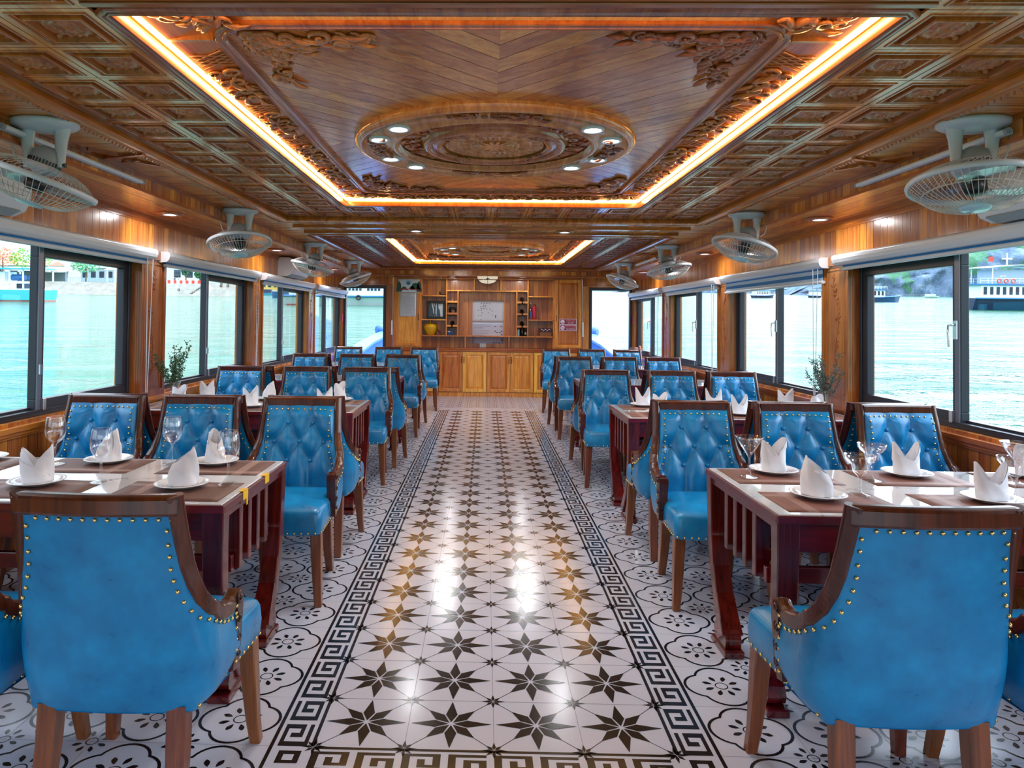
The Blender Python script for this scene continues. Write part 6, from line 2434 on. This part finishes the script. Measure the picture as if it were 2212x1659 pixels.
def cruise_boat(label, x, y, rz, L, hullm, up=True, name='cruise_boat'):
    t_ = othing(name, label, 'boat', x, y, -HW, rz)
    b = MB()
    rows = hull(b, L, L * .27, 0, L * .085, .6)
    b.build('hull', hullm, t_)
    b = MB()
    rub(b, rows, -.02, .14)
    b.build('gunwale', PB, t_)
    w = L * .11
    z0 = L * .085
    MB().box(-L * .46, L * .22, -w, w, z0 - .1, z0 + 2.1).build('cabin', PW, t_)
    k = 0
    xx = -L * .44
    while xx < L * .19:
        MB().box(xx, xx + .5, -w - .04, -w + .03, z0 + .6, z0 + 1.8).build('window', GLD, t_)
        xx += 1.0
    MB().box(-L * .48, L * .26, -w - .25, w + .25, z0 + 2.1, z0 + 2.3).build('upper_deck', PB, t_)
    b = MB()
    for yy in (-w - .15, w + .15):
        for zz in (2.75, 3.15):
            b.tube([(-L * .47, yy, z0 + zz), (L * .25, yy, z0 + zz)], .05, 4)
        for q in range(14):
            xx = -L * .47 + L * .72 * q / 13
            b.tube([(xx, yy, z0 + 2.3), (xx, yy, z0 + 3.15)], .04, 4)
    b.build('deck_rail', PW, t_)
    if up:
        b = MB()
        b.grid(lambda u, v: V((-L * .40 + L * .46 * u, -w - .1 + (2 * w + .2) * v, z0 + 4.9 + .45 * sin(pi * u))), 12, 4)
        o_ = b.build('awning', PW, t_)
        md = o_.modifiers.new('thick', 'SOLIDIFY')
        md.thickness = .12
        MB().box(-L * .36, -L * .05, -w * .7, w * .7, z0 + 2.3, z0 + 4.5).build('wheelhouse', plain('wheelhouse_grey', rgb(160, 176, 198), .5), t_)
        for xx in (-L * .38, L * .04):
            for yy in (-w, w):
                MB().box(xx - .06, xx + .06, yy - .06, yy + .06, z0 + 2.3, z0 + 5.0).build('awning_post', PW, t_)
        b = MB()
        b.box(-L * .20 - .07, -L * .20 + .07, -.07, .07, z0 + 5.2, z0 + 7.3)
        b.box(-L * .20 - .8, -L * .20 + .8, -.06, .06, z0 + 6.3, z0 + 6.5)
        b.build('mast', PW, t_)
        for q in range(3):
            b = MB()
            xx = -L * .34 + q * 1.1
            b.tube([(xx + .3 * cos(2 * pi * i / 14), -w - .25, z0 + 2.75 + .3 * sin(2 * pi * i / 14)) for i in range(14)], .09, 6, closed=True)
            b.build('life_ring', plain('ring_orange%d' % q, rgb(226, 92, 72), .5), t_)
        b = MB()
        b.box(-L * .30, -L * .30 + .06, -.03, .03, z0 + 5.1, z0 + 6.9)
        b.box(-L * .30 - .75, -L * .30, -.02, .02, z0 + 5.9, z0 + 6.7)
        b.build('flag', PR, t_)
        for yy in (-w - .3, -w + .9):
            b = MB()
            b.obox(Matrix.Translation((L * .12, yy - .2, z0 + 1.4)) @ Matrix.Rotation(.85, 4, 'Y'), 1.9, .3, .10)
            b.build('gangway', PW, t_)
    return t_


cruise_boat('two-deck white cruise boat with navy hull by the cliff', 88.5, 115, 0.0, 22, PD)
for k, (x, w) in enumerate(((86.2, 'amidships'), (88.0, 'near the boarding ladder'))):
    tyre((x, 111.8, -1.35), .50, 'black tyre on the navy hull, %s' % w)
cruise_boat('blue-hulled boat with red deck trim in front of the cliff', 108.5, 200, -.1, 15, plain('hull_steel_blue', rgb(40, 84, 132), .5), False)
t = othing('pale_launch', 'little pale green launch under the cliff', 'boat', 251, 400, -HW, .1)
b = MB()
hull(b, 9, 3, 0, .9, .4)
b.build('hull', plain('launch_green', rgb(142, 176, 168), .6), t)
MB().box(-3, 2, -1, 1, .9, 2.3).build('cabin', plain('launch_cabin', rgb(196, 216, 214), .5), t)
cruise_boat('distant dark boat at the far end of the second open-water window', 118, 300, .5, 12, PD, False, 'fishing_boat')
cruise_boat('distant white boat seen head-on through the second open-water window', 160, 345, 1.5, 12, PD, False, 'fishing_boat')

# ------------------------------------------------------------------ own bow
b = MB()
path = [(2.78, 13.25, .50), (2.74, 14.2, .68), (2.62, 15.2, .87), (2.35, 16.4, 1.08), (1.9, 17.6, 1.28), (1.2, 18.7, 1.46), (0, 19.5, 1.60)]
full = [(-x, y, z) for x, y, z in path] + [(x, y, z) for x, y, z in path[-2::-1]]
t = thing('bow_bulwark', 'blue painted bow bulwark with pale cap outside the doorways', 'bulwark', kind='structure')
bb_, cb_ = MB(), MB()
ins = []
for i, (x, y, z) in enumerate(full):
    a, c = V(full[max(i - 1, 0)]), V(full[min(i + 1, len(full) - 1)])
    d = (c - a).normalized()
    nr = V((d.y, -d.x, 0)).normalized()
    ins.append(nr)
vs_ = []
for (x, y, z), nr in zip(full, ins):
    vs_ += [(x + nr.x * .06, y + nr.y * .06, -.3), (x + nr.x * .06, y + nr.y * .06, z), (x - nr.x * .06, y - nr.y * .06, z), (x - nr.x * .06, y - nr.y * .06, -.3)]
bb_.add(vs_, [(i * 4 + k, i * 4 + (k + 1) % 4, i * 4 + 4 + (k + 1) % 4, i * 4 + 4 + k) for i in range(len(full) - 1) for k in range(4)])
bb_.build('bulwark_side', PBB, t)
cb_.sweep([(-.17, 0), (.17, 0), (.17, .05), (-.17, .05)], [(V(p), n_, V((0, 0, 1))) for p, n_ in zip(full, ins)])
cb_.build('cap_rail', PBC, t)
b = MB()
b.add([(x * .97, y - .05, -.02) for x, y, z in full] + [(2.7, 13.2, -.02), (-2.7, 13.2, -.02)], [tuple(range(len(full) + 2))])
b.build('foredeck', plain('deck_grey', rgb(140, 152, 170), .7), t)
for sg, w in ((-1, 'quay'), (1, 'open-water')):
    for k in (0, 1):
        b = MB()
        b.tube([(0, -.10, 0), (0, -.07, 0), (0, .07, 0), (0, .10, 0)], [.07, .12, .12, .07], 14)
        o = b.build('deck_fender', PBB)
        o.location = (sg * (2.52 - .26 * k), 16.55 + .35 * k, 1.17 + .05 * k)
        o.rotation_euler = (0, 0, sg * .9)
        tag(o, 'round blue fender on the bow cap, %s one outside the %s side doorway' % (('nearer', 'farther')[k], w), 'fender', 'bow fenders')
